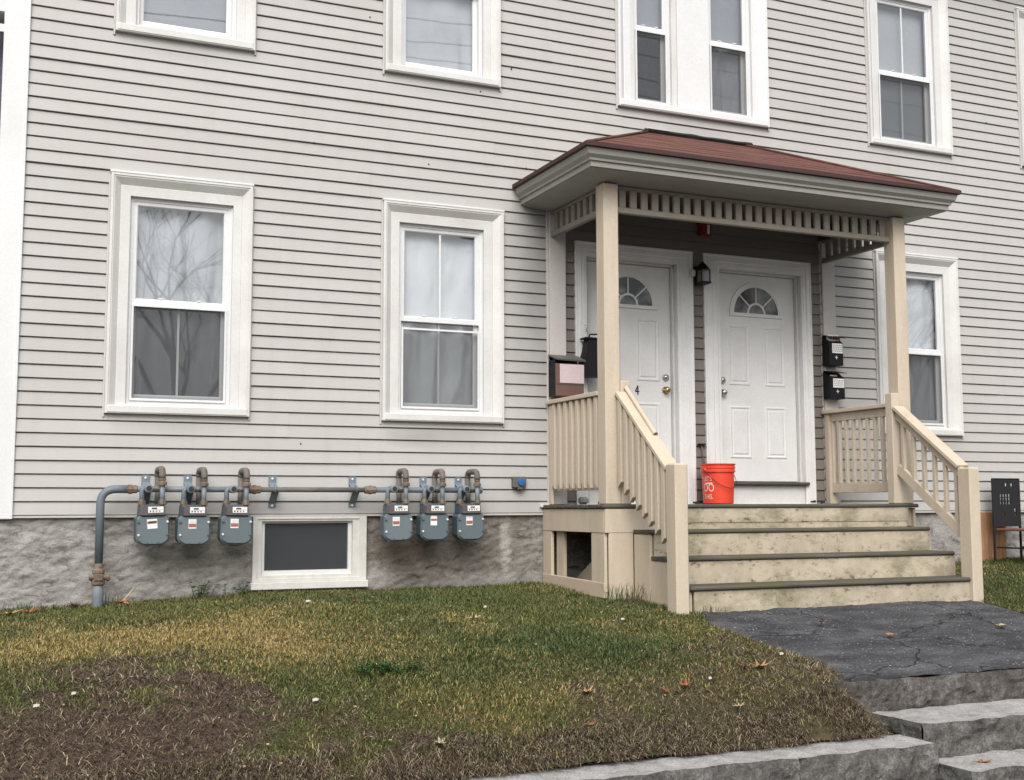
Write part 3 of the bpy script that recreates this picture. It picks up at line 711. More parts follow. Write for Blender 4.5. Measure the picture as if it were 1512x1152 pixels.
def window(key, sash, zm, mu, ml, cu, cl, screen=True, opened=0.0, sdrop=0.0):
    x0, x1, z0, z1 = WIN[key]; m = MB(); s0, s1, q0, q1 = sash
    m.ring(x0, x1, z0, z1, CASP, s0-x0, x1-s1, z1-q1, q0-z0)
    win = m.build('window', M['trim'], house)
    MB().box(x0+0.016, x1-0.016, -0.062, 0.01, z0+0.004, z0+0.060, 0.005).build('sill', M['trim'], win)
    box('drip_cap', M['vinyl'], win, x0-0.008, x1+0.008, -0.060, 0.0, z1-0.004, z1+0.014, 0.003)
    for xe in (x0-0.007, x1+0.007): box('channel', M['greytrim'], win, xe-0.007, xe+0.007, -0.030, 0.0, z0-0.03, z1-0.01, 0.002)
    sash_set(win, s0, s1, q0, q1, zm, mu, ml, (lambda *a: cu(win, *a)) if cu else None, (lambda *a: cl(win, *a)) if cl else None, screen, opened, sdrop)
    return win
def C(mat, y=0.115, folds=5, amp=0.02, seed=0, g=0): return lambda win, a, b, c, d: curtain(a-.01, b+.01, c, d, y, M[mat], win, folds, amp, seed, g)
def B(mat, y=0.125): return lambda win, a, b, c, d: blind(a, b, c, d, y, M[mat], win)
window('W1', (1.000, 1.790, 0.840, 2.455), 1.645, False, True, C('curtain_grey', seed=3, folds=3), C('curtain_dark', seed=9, folds=2.5, amp=.035, g=1.0))
window('W2', (3.183, 3.955, 0.845, 2.455), 1.645, True, True, C('curtain_white', seed=5, folds=1.2, amp=.012), C('curtain_white', seed=5, folds=3, amp=.03, g=1), sdrop=0.055)
window('W7', (8.385, 9.150, 0.845, 2.455), 1.645, False, False, C('curtain_white', seed=12, folds=2), C('curtain_grey', seed=14, folds=3, amp=.03))
window('W9', (10.55, 11.33, 0.845, 2.455), 1.645, False, False, C('curtain_white', seed=15), C('curtain_grey', seed=16))
window('W3', (1.000, 1.785, 3.815, 5.37), 4.60, False, False, B('blind'), B('blind_grey'), screen=False)
window('W4', (3.190, 3.950, 3.810, 5.37), 4.60, False, False, B('blind'), C('curtain_grey', seed=31, folds=2, amp=.01), screen=False)
window('W6', (8.370, 9.135, 3.800, 5.36), 4.56, True, True, B('blind'), B('blind'))
window('W8', (10.465, 11.25, 3.800, 5.36), 4.56, True, True, B('blind'), B('blind'))
# second-floor pair above the porch
x0, x1, z0, z1 = WIN['W5']
win = MB().ring(x0, x1, z0, z1, CASP, .15, .15, .15, .065).build('window', M['vinyl'], house)
box('sill', M['vinyl'], win, x0+.016, x1-.016, -0.062, 0.01, z0+.004, z0+.062, .005)
for xe in (x0-0.007, x1+0.007): box('channel', M['greytrim'], win, xe-0.007, xe+0.007, -0.030, 0.0, z0-0.03, z1-0.01, 0.002)
box('centre_panel', M['vinyl'], win, 5.945, 6.305, -0.028, 0.06, z0+.06, z1-.14, .004)
box('jamb_strip', M['trim'], win, 5.440, 5.478, -0.010, 0.06, z0+.06, z1-.14, .002)
box('jamb_strip', M['trim'], win, 5.885, 5.943, -0.018, 0.06, z0+.06, z1-.14, .002)
box('jamb_strip', M['vinyl'], win, 6.80, 6.82, -0.018, 0.06, z0+.06, z1-.14, .002)
sash_set(win, 5.478, 5.885, z0+.06, z1-.14, 4.565, False, False, lambda a, b, c, d: blind(a, b, c, d, .125, M['blind_grey'], win), lambda a, b, c, d: curtain(a, b, c, d, .2, M['curtain_black'], win, 2, .02, 41))
sash_set(win, 6.305, 6.80, z0+.06, z1-.14, 4.545, False, False, lambda a, b, c, d: blind(a, b, c, d, .125, M['blind_grey'], win), lambda a, b, c, d: curtain(a, b, c, d, .14, M['curtain_grey'], win, 1.5, .015, 43))

# basement window
bw = MB().ring(1.990, 2.915, -0.535, -0.022, [(0, 0.03), (0, -0.022), (0.5, -0.024), (0.55, -0.014), (1, -0.014), (1, 0.05)], .070, .115, .035, .05).build('basement_window', M['trimdirty'], house)
box('sill', M['trimdirty'], bw, 1.975, 2.925, -0.055, 0.02, -0.592, -0.536, .004)
MB().ring(2.060, 2.800, -0.485, -0.057, [(0, 0.06), (0, 0.015), (1, 0.018), (1, 0.05)], .030, .030, .018, .038).build('frame', M['trim'], bw)
pane(2.085, 2.775, -0.450, -0.070, 0.040, bw); pane(2.085, 2.775, -0.450, -0.070, 0.030, bw, 'screen', 'screen')
box('reveal', M['dark'], bw, 2.05, 2.80, 0.075, 0.085, -0.52, -0.04, 0)

# small nail holes left in the siding
for (x_, z_) in ((2.905, 4.20), (3.44, 2.98), (4.22, 3.94), (3.92, 3.69), (9.83, 4.17), (2.36, 0.56), (4.36, 3.05), (2.44, 3.05), (4.33, 0.25)):
    MB().lathe([(0, -.0245), (.006, -.0240), (.007, -.012)], 6, (x_, 0, z_), 'y').build('nail_hole', M['ink'], wall)
# ---- doors
def door(cas, lx0, lx1, hinge_right, knob_x, number):
    c0, c1, _, ct = cas; zt = 2.285; zb = 0.285; y = 0.085
    leaf = box('door', M['door'], house, lx0, lx1, y, y+.04, zb, zt, .003)
    DP = [(0, 0.0), (0, -0.036), (0.10, -0.036), (0.16, -0.028), (0.50, -0.028), (0.56, -0.018), (0.80, -0.018), (0.86, -0.010), (1, -0.010), (1, 0.10)]
    m = MB().ring(c0, c1, 0.068, ct, DP, lx0-.025-c0, c1-lx1-.025, ct-zt-.02, 0.004); m.build('casing', M['door'], leaf)
    for a, b in ((lx0-.025, lx0-.002), (lx1+.002, lx1+.025)): box('door_jamb', M['trim'], leaf, a, b, .045, .13, zb-.02, zt+.02, .003)
    box('door_jamb', M['trim'], leaf, lx0-.025, lx1+.025, .045, .13, zt+.002, zt+.022, .003)
    box('door_jamb', M['dark'], leaf, lx0-.025, lx1+.025, .131, .14, 0.07, zt+.022, 0)
    box('threshold', M['sill_dark'], leaf, lx0-.05, lx1+.05, -0.045, .13, zb-.035, zb-.006, .006)
    box('kick_board', M['trim'], leaf, lx0-.02, lx1+.02, 0.005, .05, 0.07, zb-.036, .003)
    w = lx1-lx0
    for (px0, px1, pz0, pz1) in ((.10, .40, .92, 1.50), (.60, .90, .92, 1.50), (.10, .40, .22, .72), (.60, .90, .22, .72)):
        a, b = lx0+.04+px0*(w-.08), lx0+.04+px1*(w-.08)
        MB().ring(a, b, zb+pz0, zb+pz1, [(0, y), (0.15, y-.007), (0.35, y-.008), (0.6, y-.001), (0.8, y-.001), (1.0, y-.006)], .045, .045, .045, .045).build('panel_moulding', M['door'], leaf)
        box('panel', M['door'], leaf, a+.045, b-.045, y-.006, y+.001, zb+pz0+.045, zb+pz1-.045, .001)
    # half-round fanlight
    cxm, czm, R = (lx0+lx1)/2, zb+1.625, 0.272
    def arc(r0, r1, y0, y1, nm, mt, a0=0.0, a1=math.pi, n=24):
        g = MB(); pts = []
        for i in range(n+1):
            an = a0+(a1-a0)*i/n; pts.append((math.cos(an), math.sin(an)))
        for (r, yy) in ((r0, y0), (r0, y1), (r1, y1), (r1, y0)):
            for c, s in pts: g.v.append((cxm+r*c, yy, czm+r*s))
        for k in range(3):
            for i in range(n): g.face((k*(n+1)+i, k*(n+1)+i+1, (k+1)*(n+1)+i+1, (k+1)*(n+1)+i))
        return g.build(nm, mt, leaf)
    arc(R+.035, R, y, y-.014, 'fanlight_frame', M['door']); arc(R+.005, R-.016, y-.004, y-.010, 'fanlight_frame', M['vinyl'])
    box('fanlight_frame', M['door'], leaf, cxm-R-.035, cxm+R+.035, y-.014, y+.001, czm-.035, czm, .003)
    arc(.105, .085, y-.003, y-.010, 'muntin', M['vinyl'])
    for an in (math.radians(42), math.pi/2, math.radians(138)):
        MB().beam((cxm+.095*math.cos(an), y-.006, czm+.095*math.sin(an)), (cxm+(R-.01)*math.cos(an), y-.006, czm+(R-.01)*math.sin(an)), .010, .014, .001, up=(-math.sin(an), 0, math.cos(an))).build('muntin', M['vinyl'], leaf)
    secs = [(0, 42, .10, R), (42, 90, .10, R), (90, 138, .10, R), (138, 180, .10, R), (0, 180, 0.0, .095)]
    for (a0, a1, r0, r1) in secs:
        g = []
        for i in range(13):
            an = math.radians(a0+(a1-a0)*i/12); g.append((cxm+r1*math.cos(an), y-.002, czm+r1*math.sin(an)))
        if r0 > 0:
            for i in range(12, -1, -1):
                an = math.radians(a0+(a1-a0)*i/12); g.append((cxm+r0*math.cos(an), y-.002, czm+r0*math.sin(an)))
        MB().poly(g).build('pane', M['fanpane'], leaf)
    # lockset
    for (kz, mt) in ((1.245, 'chrome'), (1.125, 'brass' if number else 'chrome')):
        g = MB(); r = .030
        if kz > 1.2: prof = [(0.0, y-.030), (r*.6, y-.030), (r*.65, y-.024), (r, y-.018), (r*1.05, y)]
        else: prof = [(0.0, y-.062), (r*.6, y-.060), (r*.95, y-.048), (r*.9, y-.034), (r*.5, y-.024), (r*.5, y-.012), (r*1.15, y-.008), (r*1.15, y)]
        g.lathe([(a, b) for a, b in prof], 20, (knob_x, 0, kz), 'y'); g.build('knob', M[mt], leaf, True)
    if number:
        g = MB(); nx, nz = 5.500, 1.075
        g.box(nx+.024, nx+.034, y-.006, y, nz, nz+.085, .001); g.box(nx, nx+.044, y-.0055, y, nz+.026, nz+.036, .001)
        g.beam((nx+.004, y-.0027, nz+.032), (nx+.029, y-.0027, nz+.083), .005, .010, .001, up=(-1, 0, .5)); g.build('number', M['ink'], leaf)
    return leaf
t = NT('fanlight_glass'); g_ = t.n('ShaderNodeBsdfPrincipled')
z = t.noise(4, 3); t.l(t.ramp(z, [(0.4, (0.035, 0.038, 0.042)), (0.55, (0.16, 0.165, 0.17)), (0.7, (0.30, 0.31, 0.32))]), g_.inputs['Base Color']); g_.inputs['Roughness'].default_value = 0.06; t.l(g_.outputs[0], t.out.inputs[0]); M['fanpane'] = t.m
door(DOOR_CAS[0], 4.985, 5.885, True, 5.825, True)
door(DOOR_CAS[1], 6.405, 7.305, True, 6.452, False)

# ================================================================== PORCH
porch = empty('porch', (6.08, -0.56, -0.68))
tag(porch, 'beige wooden entrance porch with red-brown hipped roof, railings and front steps', 'porch')
DZ = 0.070                                     # deck top
PY = -1.125
# deck
deck = box('deck', M['beigedirty'], porch, 4.53, 7.64, -1.10, -0.02, -0.13, 0.034, .004)
nb = 8
for i in range(nb):
    ya = -0.005 - (1.160/nb)*i; yb = ya - 1.160/nb + 0.004
    box('deck_board', M['tread'], deck, 4.498+random.uniform(-.004, .004), 7.672+random.uniform(-.004, .004), yb, ya, .036, DZ-.002+(0.002 if i == nb-1 else random.uniform(-.002, 0)), .006 if i < nb-1 else .010)
box('skirt_board', M['beige'], deck, 4.513, 4.538, -1.127, 0.0, -0.155, .033, .003)
box('skirt_board', M['beigedirty'], deck, 7.635, 7.66, -1.127, 0.0, -0.155, .033, .003)
box('skirt_board', M['beige'], deck, 4.5145, 5.0, -1.152, -1.128, -0.155, .033, .003)
# left skirt frame with open hole
sk = box('skirt_frame', M['beige'], porch, 4.516, 4.545, -0.165, -0.002, -0.535, -0.157, .003)
box('stile', M['beige'], sk, 4.517, 4.545, -1.125, -0.905, -0.62, -0.157, .003)
box('stile', M['beigedirty'], sk, 4.56, 4.59, -0.32, -0.18, -0.62, -0.157, .003)
g = MB(); g.beam((4.530, 0.0, -0.585), (4.530, -1.12, -0.605), .034, .12, .004); g.build('bottom_rail', M['beigedirty'], sk)
g = MB(); g.beam((4.80, -0.15, -0.62), (4.80, -1.0, -0.18), .04, .14, .004); g.build('brace', M['beigedirty'], sk)
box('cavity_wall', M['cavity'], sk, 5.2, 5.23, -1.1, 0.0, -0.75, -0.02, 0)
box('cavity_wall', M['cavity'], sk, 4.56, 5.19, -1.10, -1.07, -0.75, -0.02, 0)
# stairs
TR = [(-0.130, -1.42), (-0.330, -1.70), (-0.530, -1.985)]     # tread top z, front y
stair = box('stair', M['beigedirty'], porch, 4.82, 7.44, -1.93, -1.16, -0.80, -0.60, .002)
for sx0, sx1 in ((4.768, 4.795), (7.545, 7.572)):
    box('side_panel', M['beige'], stair, sx0, sx1, -1.3995, -1.153, -0.76, -0.165, .003); box('side_panel', M['beige'], stair, sx0+.001, sx1-.001, -1.6775, -1.402, -0.78, -0.365, .003); box('side_panel', M['beige'], stair, sx0+.002, sx1-.002, -1.957, -1.680, -0.80, -0.565, .003)
box('front_panel', M['beige'], stair, 4.547, 4.766, -1.150, -1.128, -0.76, -0.157, .003)
xa, xb = 4.797, 7.54
rz = [(-0.160, 0.0345, -1.128), (-0.362, -0.163, -1.400), (-0.562, -0.363, -1.678), (-0.80, -0.563, -1.958)]
for i, (za, zb_, yf) in enumerate(rz):
    a_ = 5.002 if i == 0 else xa
    if i == 0:
        box('riser', M['riser'], stair, a_, xb+.02, yf-.022, yf, -0.082, .0345, .002); box('riser', M['riser'], stair, a_+.001, xb, yf-.020, yf, -0.160, -.085, .002)
    else: box('riser', M['riser'], stair, a_, xb-.005, yf-.022, yf, za+.001, zb_-.001, .002)
for i, (zt_, yf) in enumerate(TR):
    yb_ = [-1.152, -1.424, -1.702][i]
    xl = 4.770
    box('tread', M['tread'], stair, xl-.014, xb+.006, yf-.014, yf+.018, zt_-.034, zt_+.001, .012); box('tread', M['tread'], stair, xl-.012, xb+.002, yf+.020, yf+.128, zt_-.033, zt_, .003); box('tread', M['tread'], stair, xl-.010, xb, yf+.132, yb_-.002, zt_-.033, zt_-.001, .004)
# posts
def post(x0, x1, y0, y1, z0, z1, mat='beige', nm='post', b=.006): return box(nm, M[mat], porch, x0, x1, y0, y1, z0, z1, b)
post(4.540, 4.675, -1.125, -0.990, DZ, 2.664); post(7.515, 7.650, -1.125, -0.990, DZ, 2.664)
post(4.677, 4.765, -1.130, -1.040, DZ, 1.055, nm='short_post'); post(7.427, 7.513, -1.130, -1.040, DZ, 1.055, nm='short_post')
post(4.574, 4.735, -0.045, 0.0, DZ, 2.70, 'greytrim', 'pilaster', .004); post(7.563, 7.713, -0.045, 0.0, DZ, 2.70, 'greytrim', 'pilaster', .004)
box('pilaster_edge', M['greytrim'], porch, 4.552, 4.573, -0.030, 0.0, -0.02, 2.80, .003); box('pilaster_edge', M['greytrim'], porch, 7.714, 7.730, -0.030, 0.0, -0.02, 2.80, .003)
box('pilaster_edge', M['greytrim'], porch, 7.548, 7.562, -0.020, 0.0, DZ, 2.75, .003)
box('pilaster_edge', M['trim'], porch, 4.475, 4.56, -0.05, 0.0, .045, .075, .003)

# side railings
def side_rail(x, y0, y1, outer, mat='beige'):
    """outer = -1: balusters nailed to the outside with angled ends, 0: between the rails"""
    top = box('side_railing', M[mat], porch, x-.020, x+.020, y0, y1, .865, .940, .003)
    box('cap', M[mat], top, x-.068, x+.055, y0, y1+.012, .942, .978, .005)
    if outer:
        box('bottom_rail', M[mat], top, x-.018, x+.018, y0, y1, .185, .27, .003)
        n = 8; first = None
        for i in range(n):
            yy = y1-.105-(y1-y0-.16)*i/(n-1)
            if first is None:
                m = MB(); m.box(-.017, .017, -.026, .026, 0, .735, .003)
                for j, q in enumerate(m.v):
                    if q[2] < .01: m.v[j] = (q[0], q[1], q[2] + (q[1]+.026)*0.75)
                first = m.build('baluster', M[mat], top, keep=False); o = first; o.matrix_parent_inverse = world_mat(top).inverted()
            else: o = dup(first)
            o.location = (x-.038, yy, .200)
    else:
        box('bottom_rail', M[mat], top, x-.020, x+.020, y0, y1, .175, .262, .003)
        n = 9; first = None
        for i in range(n):
            yy = y1-.07-(y1-y0-.13)*i/(n-1)
            if first is None:
                m = MB(); m.box(-.017, .017, -.017, .017, 0, .601, .003); first = m.build('baluster', M[mat], top, keep=False); o = first; o.matrix_parent_inverse = world_mat(top).inverted()
            else: o = dup(first)
            o.location = (x, yy, .263)
    return top
sr = side_rail(4.600, -0.988, -0.048, -1)
sr2 = side_rail(7.580, -0.988, -0.048, 0)
box('end_post', M['beige'], sr2, 7.535, 7.622, -0.115, -0.048, DZ, .94, .003); box('end_post', M['beige'], sr, 4.556, 4.58, -0.10, -0.048, DZ, .93, .003)
# stair railings
def stair_rail(x, zt0, zt1, zb0, zb1, outside, mat='beige'):
    ya, yb = -1.132, -1.885
    nwx = (x-.058, x+.052)
    top = MB().beam((x, ya, zt0-.055), (x, yb, zt1-.055), .038, .085, .003).build('stair_railing', M[mat], porch)
    MB().beam((x+.006, ya-.004, zt0), (x+.006, yb, zt1), .125, .034, .005).build('cap', M[mat], top)
    MB().beam((x, ya, zb0), (x, yb, zb1), .036, .085, .003).build('bottom_rail', M[mat], top)
    m = MB().box(nwx[0], nwx[1], -2.030, -1.886, -0.78, .366, .012); m.build('newel', M[mat], top)
    n = 8 if outside else 6
    for i in range(n):
        f = (i+.6)/(n+.1); yy = ya+(yb-ya)*f; zt_ = zt0+(zt1-zt0)*f; zb_ = zb0+(zb1-zb0)*f
        s = (zt1-zt0)/(yb-ya); sb = (zb1-zb0)/(yb-ya)
        xo = x-.037 if outside else x
        hw_ = .025 if outside else .017; m = MB().box(xo-.017, xo+.017, yy-hw_, yy+hw_, 0, 1, .003)
        a0 = zb_-.040 if outside else zb_+.03; a1 = zt_-.03 if outside else zt_-.085
        for j, q in enumerate(m.v):
            m.v[j] = (q[0], q[1], (a0+(q[1]-yy)*(-0.85 if outside else sb)) if q[2] < .5 else a1+(q[1]-yy)*s)
        m.build('baluster', M[mat], top)
    return top
rl = stair_rail(4.678, .955, .325, .300, -.190, True); rrl = stair_rail(7.480, .925, .375, .385, -.185, False)
g = MB(); g.tube([(4.722, -1.135, 1.000), (4.715, -1.60, .600)], .019, 14, caps=False); g.tube([(4.722, -1.135, 1.000), (4.715, -1.60, .600)], .014, 14, caps=False)
hr = g.build('handrail', M['beige'], rl, True)
MB().tube([(4.7165, -1.50, .686), (4.716, -1.55, .643)], .0135, 12).build('hollow_end', M['dark'], rl)

# frieze with spindles
FZ0, FZ1 = 2.440, 2.664
def frieze(p0, p1, n, nm_mat='friezepaint'):
    p0, p1 = Vector(p0), Vector(p1); d = (p1-p0); L = d.length; d.normalize(); side = abs(d.x) < .5
    top = MB().beam((p0.x, p0.y, FZ0+.024), (p1.x, p1.y, FZ0+.024), .046, .048, .004).build('frieze', M['friezepaint'], porch)
    MB().beam((p0.x, p0.y, FZ1-.012), (p1.x, p1.y, FZ1-.012), .040, .024, .002).build('top_rail', M['friezepaint'], top)
    first = None
    for i in range(n):
        q = p0 + d*(L*(i+.7)/(n+.4))
        if first is None:
            m = MB(); hx, hy = (.014, .030) if side else (.030, .014)
            m.box(-hx, hx, -hy, hy, 0, FZ1-FZ0-.0725, .003); first = m.build('spindle', M['friezepaint'], top, keep=False); o = first; o.matrix_parent_inverse = world_mat(top).inverted()
        else: o = dup(first)
        o.location = (q.x, q.y, FZ0+.0485); o.rotation_euler = (0, 0, random.uniform(-.06, .06))
    return top
frieze((4.676, -1.055, 0), (7.514, -1.055, 0), 27); frieze((4.608, -0.046, 0), (4.608, -0.989, 0), 8); frieze((7.582, -0.046, 0), (7.582, -0.989, 0), 8)

# porch roof: three hipped planes against the wall
EX0, EX1, EY, EZ = 4.236, 8.020, -1.430, 2.868
RX0, RX1, RZ = 5.634, 6.672, 3.535
roof = MB()
def uloop(ins, zz): return [(EX0+ins, -0.001, zz), (EX0+ins, EY+ins, zz), (EX1-ins, EY+ins, zz), (EX1-ins, -0.001, zz)]
prof = [(0.012, 2.846), (0.014, 2.838), (0.024, 2.800), (0.050, 2.775), (0.052, 2.758), (0.068, 2.756), (0.070, 2.712), (0.085, 2.710), (0.086, 2.704)]
for (i0, z0_) in prof: roof.v += uloop(i0, z0_)
for i in range(len(prof)-1):
    for k in range(3): roof.face((i*4+k, i*4+k+1, (i+1)*4+k+1, (i+1)*4+k))
roof_o = roof.build('roof', M['soffit'], porch)
# soffit and ceiling
s_ = MB(); a = uloop(.084, 2.7045); b = uloop(.40, 2.6655)
s_.v += a + b
for k in range(3): s_.face((k, k+1, 4+k+1, 4+k))
s_.build('soffit', M['soffit'], roof_o)
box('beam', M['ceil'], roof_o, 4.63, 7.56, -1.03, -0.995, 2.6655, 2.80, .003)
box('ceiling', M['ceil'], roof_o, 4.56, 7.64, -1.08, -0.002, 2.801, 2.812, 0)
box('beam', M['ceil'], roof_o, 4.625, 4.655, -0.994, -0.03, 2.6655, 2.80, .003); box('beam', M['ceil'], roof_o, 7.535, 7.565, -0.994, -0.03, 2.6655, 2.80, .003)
# shingle courses
NCO = 9
def lerp(a, b, f): return tuple(p+(q-p)*f for p, q in zip(a, b))
def course(pa0, pb0, pa1, pb1, nrm, i, wob=0.0):
    """strip between fractions i/N and (i+1)/N of a roof plane, lower edge lifted"""
    f0, f1 = i/NCO, min(1.0, (i+1.25)/NCO); n = Vector(nrm).normalized(); m = MB(); K = 16
    lo = []; hi = []
    for k in range(K+1):
        q = k/K
        l_ = Vector(lerp(lerp(pa0, pa1, f0), lerp(pb0, pb1, f0), q)); h_ = Vector(lerp(lerp(pa0, pa1, f1), lerp(pb0, pb1, f1), q))
        w = mnoise.noise(Vector((q*9+i*3.3, i*1.7, nrm[0]*5)))*.006
        lo.append(l_+n*(.0060+w*.7)); hi.append(h_+n*.004)
    base = 0
    for q in lo: m.v.append(tuple(q))
    for q in hi: m.v.append(tuple(q))
    for q in lo: m.v.append(tuple(q-n*.0045))
    for k in range(K):
        m.mi = 0; m.face((k, k+1, K+1+k+1, K+1+k)); m.mi = 1; m.face((2*K+2+k, 2*K+2+k+1, k+1, k))
    m.build('shingle_course', [M['shingle'], M['shingle_edge'] if i == 0 else M['shingle']], roof_o)
cFL, cFR, cWL, cWR, cRL, cRR = (EX0, EY, EZ), (EX1, EY, EZ), (EX0, 0, EZ), (EX1, 0, EZ), (RX0, -.002, RZ), (RX1, -.002, RZ)
for i in range(NCO):
    course(cFL, cFR, cRL, cRR, (0, -.42, .9), i); course(cWL, cFL, cRL, cRL, (-.42, 0, .9), i); course(cFR, cWR, cRR, cRR, (.42, 0, .9), i)
# roof edge strip
e_ = MB(); pr = [(-.012, 2.886), (-.014, 2.852), (.006, 2.846), (.020, 2.846)]
for (i0, z0_) in pr: e_.v += uloop(i0, z0_)
for i in range(len(pr)-1):
    for k in range(3): e_.face((i*4+k, i*4+k+1, (i+1)*4+k+1, (i+1)*4+k))
e_.build('roof_edge', M['shingle_edge'], roof_o)
# hip caps and tarred flashing at the wall
for a_, b_2 in ((cFL, cRL), (cFR, cRR)):
    pa, pb = Vector(a_)+Vector((0, 0, .012)), Vector(b_2)+Vector((0, 0, .016)); MB().tube([pa, pb], .013, 8).build('hip_cap', M['shingle'], roof_o, True)
fl = MB(); K = 30
for k in range(K+1):
    x = RX0-.06+(RX1-RX0+.16)*k/K; w = mnoise.noise(Vector((x*6, 2, 3)))*.010
    fl.v += [(x, -.034, RZ-.012), (x, -.052+w, RZ+.012+w), (x, -.030, RZ+.034+w), (x, -.004, RZ+.030)]
for k in range(K):
    for j in range(3): fl.face((k*4+j, k*4+4+j, k*4+5+j, k*4+1+j))
fl.build('flashing', M['tar'], roof_o)
box('flashing_lip', M['greytrim'], roof_o, 5.60, 5.83, -.058, -.006, RZ+.022, RZ+.034, .003)

# ================================================================== THINGS ON THE PORCH
# bucket
bk = empty('bucket', (6.150, -0.27, DZ+.002))
tag(bk, 'orange plastic bucket with white lettering, standing on the porch between the doors', 'bucket')
H, R0, R1 = .362, .137, .152
prof = [(R0-.012, 0), (R0, .006), (R0+.012*(.285/.36), .285), (R1+.006, .286), (R1+.006, .300), (R1, .303), (R1, .318), (R1+.005, .320), (R1+.005, .334), (R1, .337), (R1+.001, .350), (R1+.008, .352), (R1+.009, H), (R1-.004, H), (R1-.008, .34), (R0-.006, .012)]
MB().lathe(prof, 64).build('body', M['orange'], bk, False, keep=False)
for an in (math.radians(10), math.radians(190)):
    m = MB().tube([(math.cos(an)*(R1-.01), math.sin(an)*(R1-.01), .305), (math.cos(an)*(R1+.016), math.sin(an)*(R1+.016), .305)], .016, 12); m.build('ear', M['orange'], bk, True, keep=False)
pts = []
for i in range(25):
    a = math.radians(190+180*i/24); q = math.sin(math.pi*i/24); rr_ = R1+.012
    pts.append((math.cos(a)*rr_, math.sin(a)*rr_, .305-.165*q))
MB().tube(pts, .0028, 6).build('bail_handle', M['wire'], bk, True, keep=False)
def text_mesh(txt, size, font_scale_x=1.0):
    cu = bpy.data.curves.new('txt', 'FONT'); cu.body = txt; cu.size = size; cu.resolution_u = 4
    ob = bpy.data.objects.new('txt', cu); col.objects.link(ob)
    dg = bpy.context.evaluated_depsgraph_get(); me = bpy.data.meshes.new_from_object(ob.evaluated_get(dg))
    v = [tuple(q.co) for q in me.vertices]; f = [tuple(p.vertices) for p in me.polygons]
    bpy.data.objects.remove(ob); bpy.data.curves.remove(cu); bpy.data.meshes.remove(me)
    return [(x*font_scale_x, y) for x, y, _ in v], f
va = math.atan2(-9.56+.27, -6.175)                      # direction bucket -> viewer
tx0 = -0.115
for (txt, zz, size, sx) in (("LET'S", .205, .058, .74), ("DO", .112, .100, .74), ("THIS.", .045, .060, .76)):
    v2, f2 = text_mesh(txt, size, sx); m = MB()
    for (x, y) in v2:
        h = zz+y; rad = R0+.012*h/.36+.0012; an = va - math.radians(60) + (x)/rad
        m.v.append((rad*math.cos(an), rad*math.sin(an), h))
    for f in f2: m.face(f)
    m.build('lettering', M['bucketprint'], bk, keep=False)
m = MB()                                                  # bar printed over the big letters
pv = []
for i in range(9):
    an = va - math.radians(60) + (.022+.080*i/8)/(R0+.008)
    for h in (.178, .190): pv.append(((R0+.009)*math.cos(an), (R0+.009)*math.sin(an), h))
m.v += pv
for i in range(8): m.face((i*2, i*2+2, i*2+3, i*2+1))
m.build('lettering', M['bucketprint'], bk, keep=False)

# lantern
ln = empty('wall_lantern', (6.125, -0.02, 2.13)); tag(ln, 'black box wall lantern mounted between the two white doors', 'lantern')
def lb(nm, mt, *a, b=.002): return MB().box(*a, b).build(nm, M[mt], ln, keep=False)
lb('back_plate', 'black', -.03, .03, -.012, .0, -.01, .17); lb('arm', 'black', -.012, .012, -.09, -.01, .135, .152)
MB().lathe([(.078, .120), (.060, .150), (.022, .182), (.008, .196), (.0, .196)], 4, (0, -.105, 0)).build('roof', M['black'], ln, keep=False)
for sx in (-1, 1):
    for sy in (-1, 1): lb('post', 'black', sx*.045-.005, sx*.045+.005, -.105+sy*.045-.005, -.105+sy*.045+.005, .0, .122)
lb('base', 'black', -.054, .054, -.159, -.051, -.014, .003); lb('pane', 'fanpane', -.040, .040, -.145, -.065, .004, .118, b=0)
lb('bulb_socket', 'paper', -.012, .012, -.117, -.093, .006, .05)
# junction next to the lantern
jb = box('light_sensor', M['trim'], None, 6.035, 6.075, -.075, -.036, 2.195, 2.255, .004); tag(jb, 'small white light sensor on the door casing beside the lantern', 'sensor')
# fire alarm strobe
fa = empty('fire_alarm', (6.20, -0.02, 2.655)); tag(fa, 'red fire alarm with clear strobe above the doors, under the porch ceiling', 'alarm')
MB().box(-.062, .062, -.045, 0, -.065, .065, .006).build('housing', M['redalarm'], fa, keep=False)
MB().box(.012, .038, -.062, -.044, -.045, .045, .006).build('strobe_lens', M['paper'], fa, keep=False)
MB().box(-.050, -.010, -.050, -.044, -.050, .050, .002).build('grille', M['redalarm'], fa, keep=False)

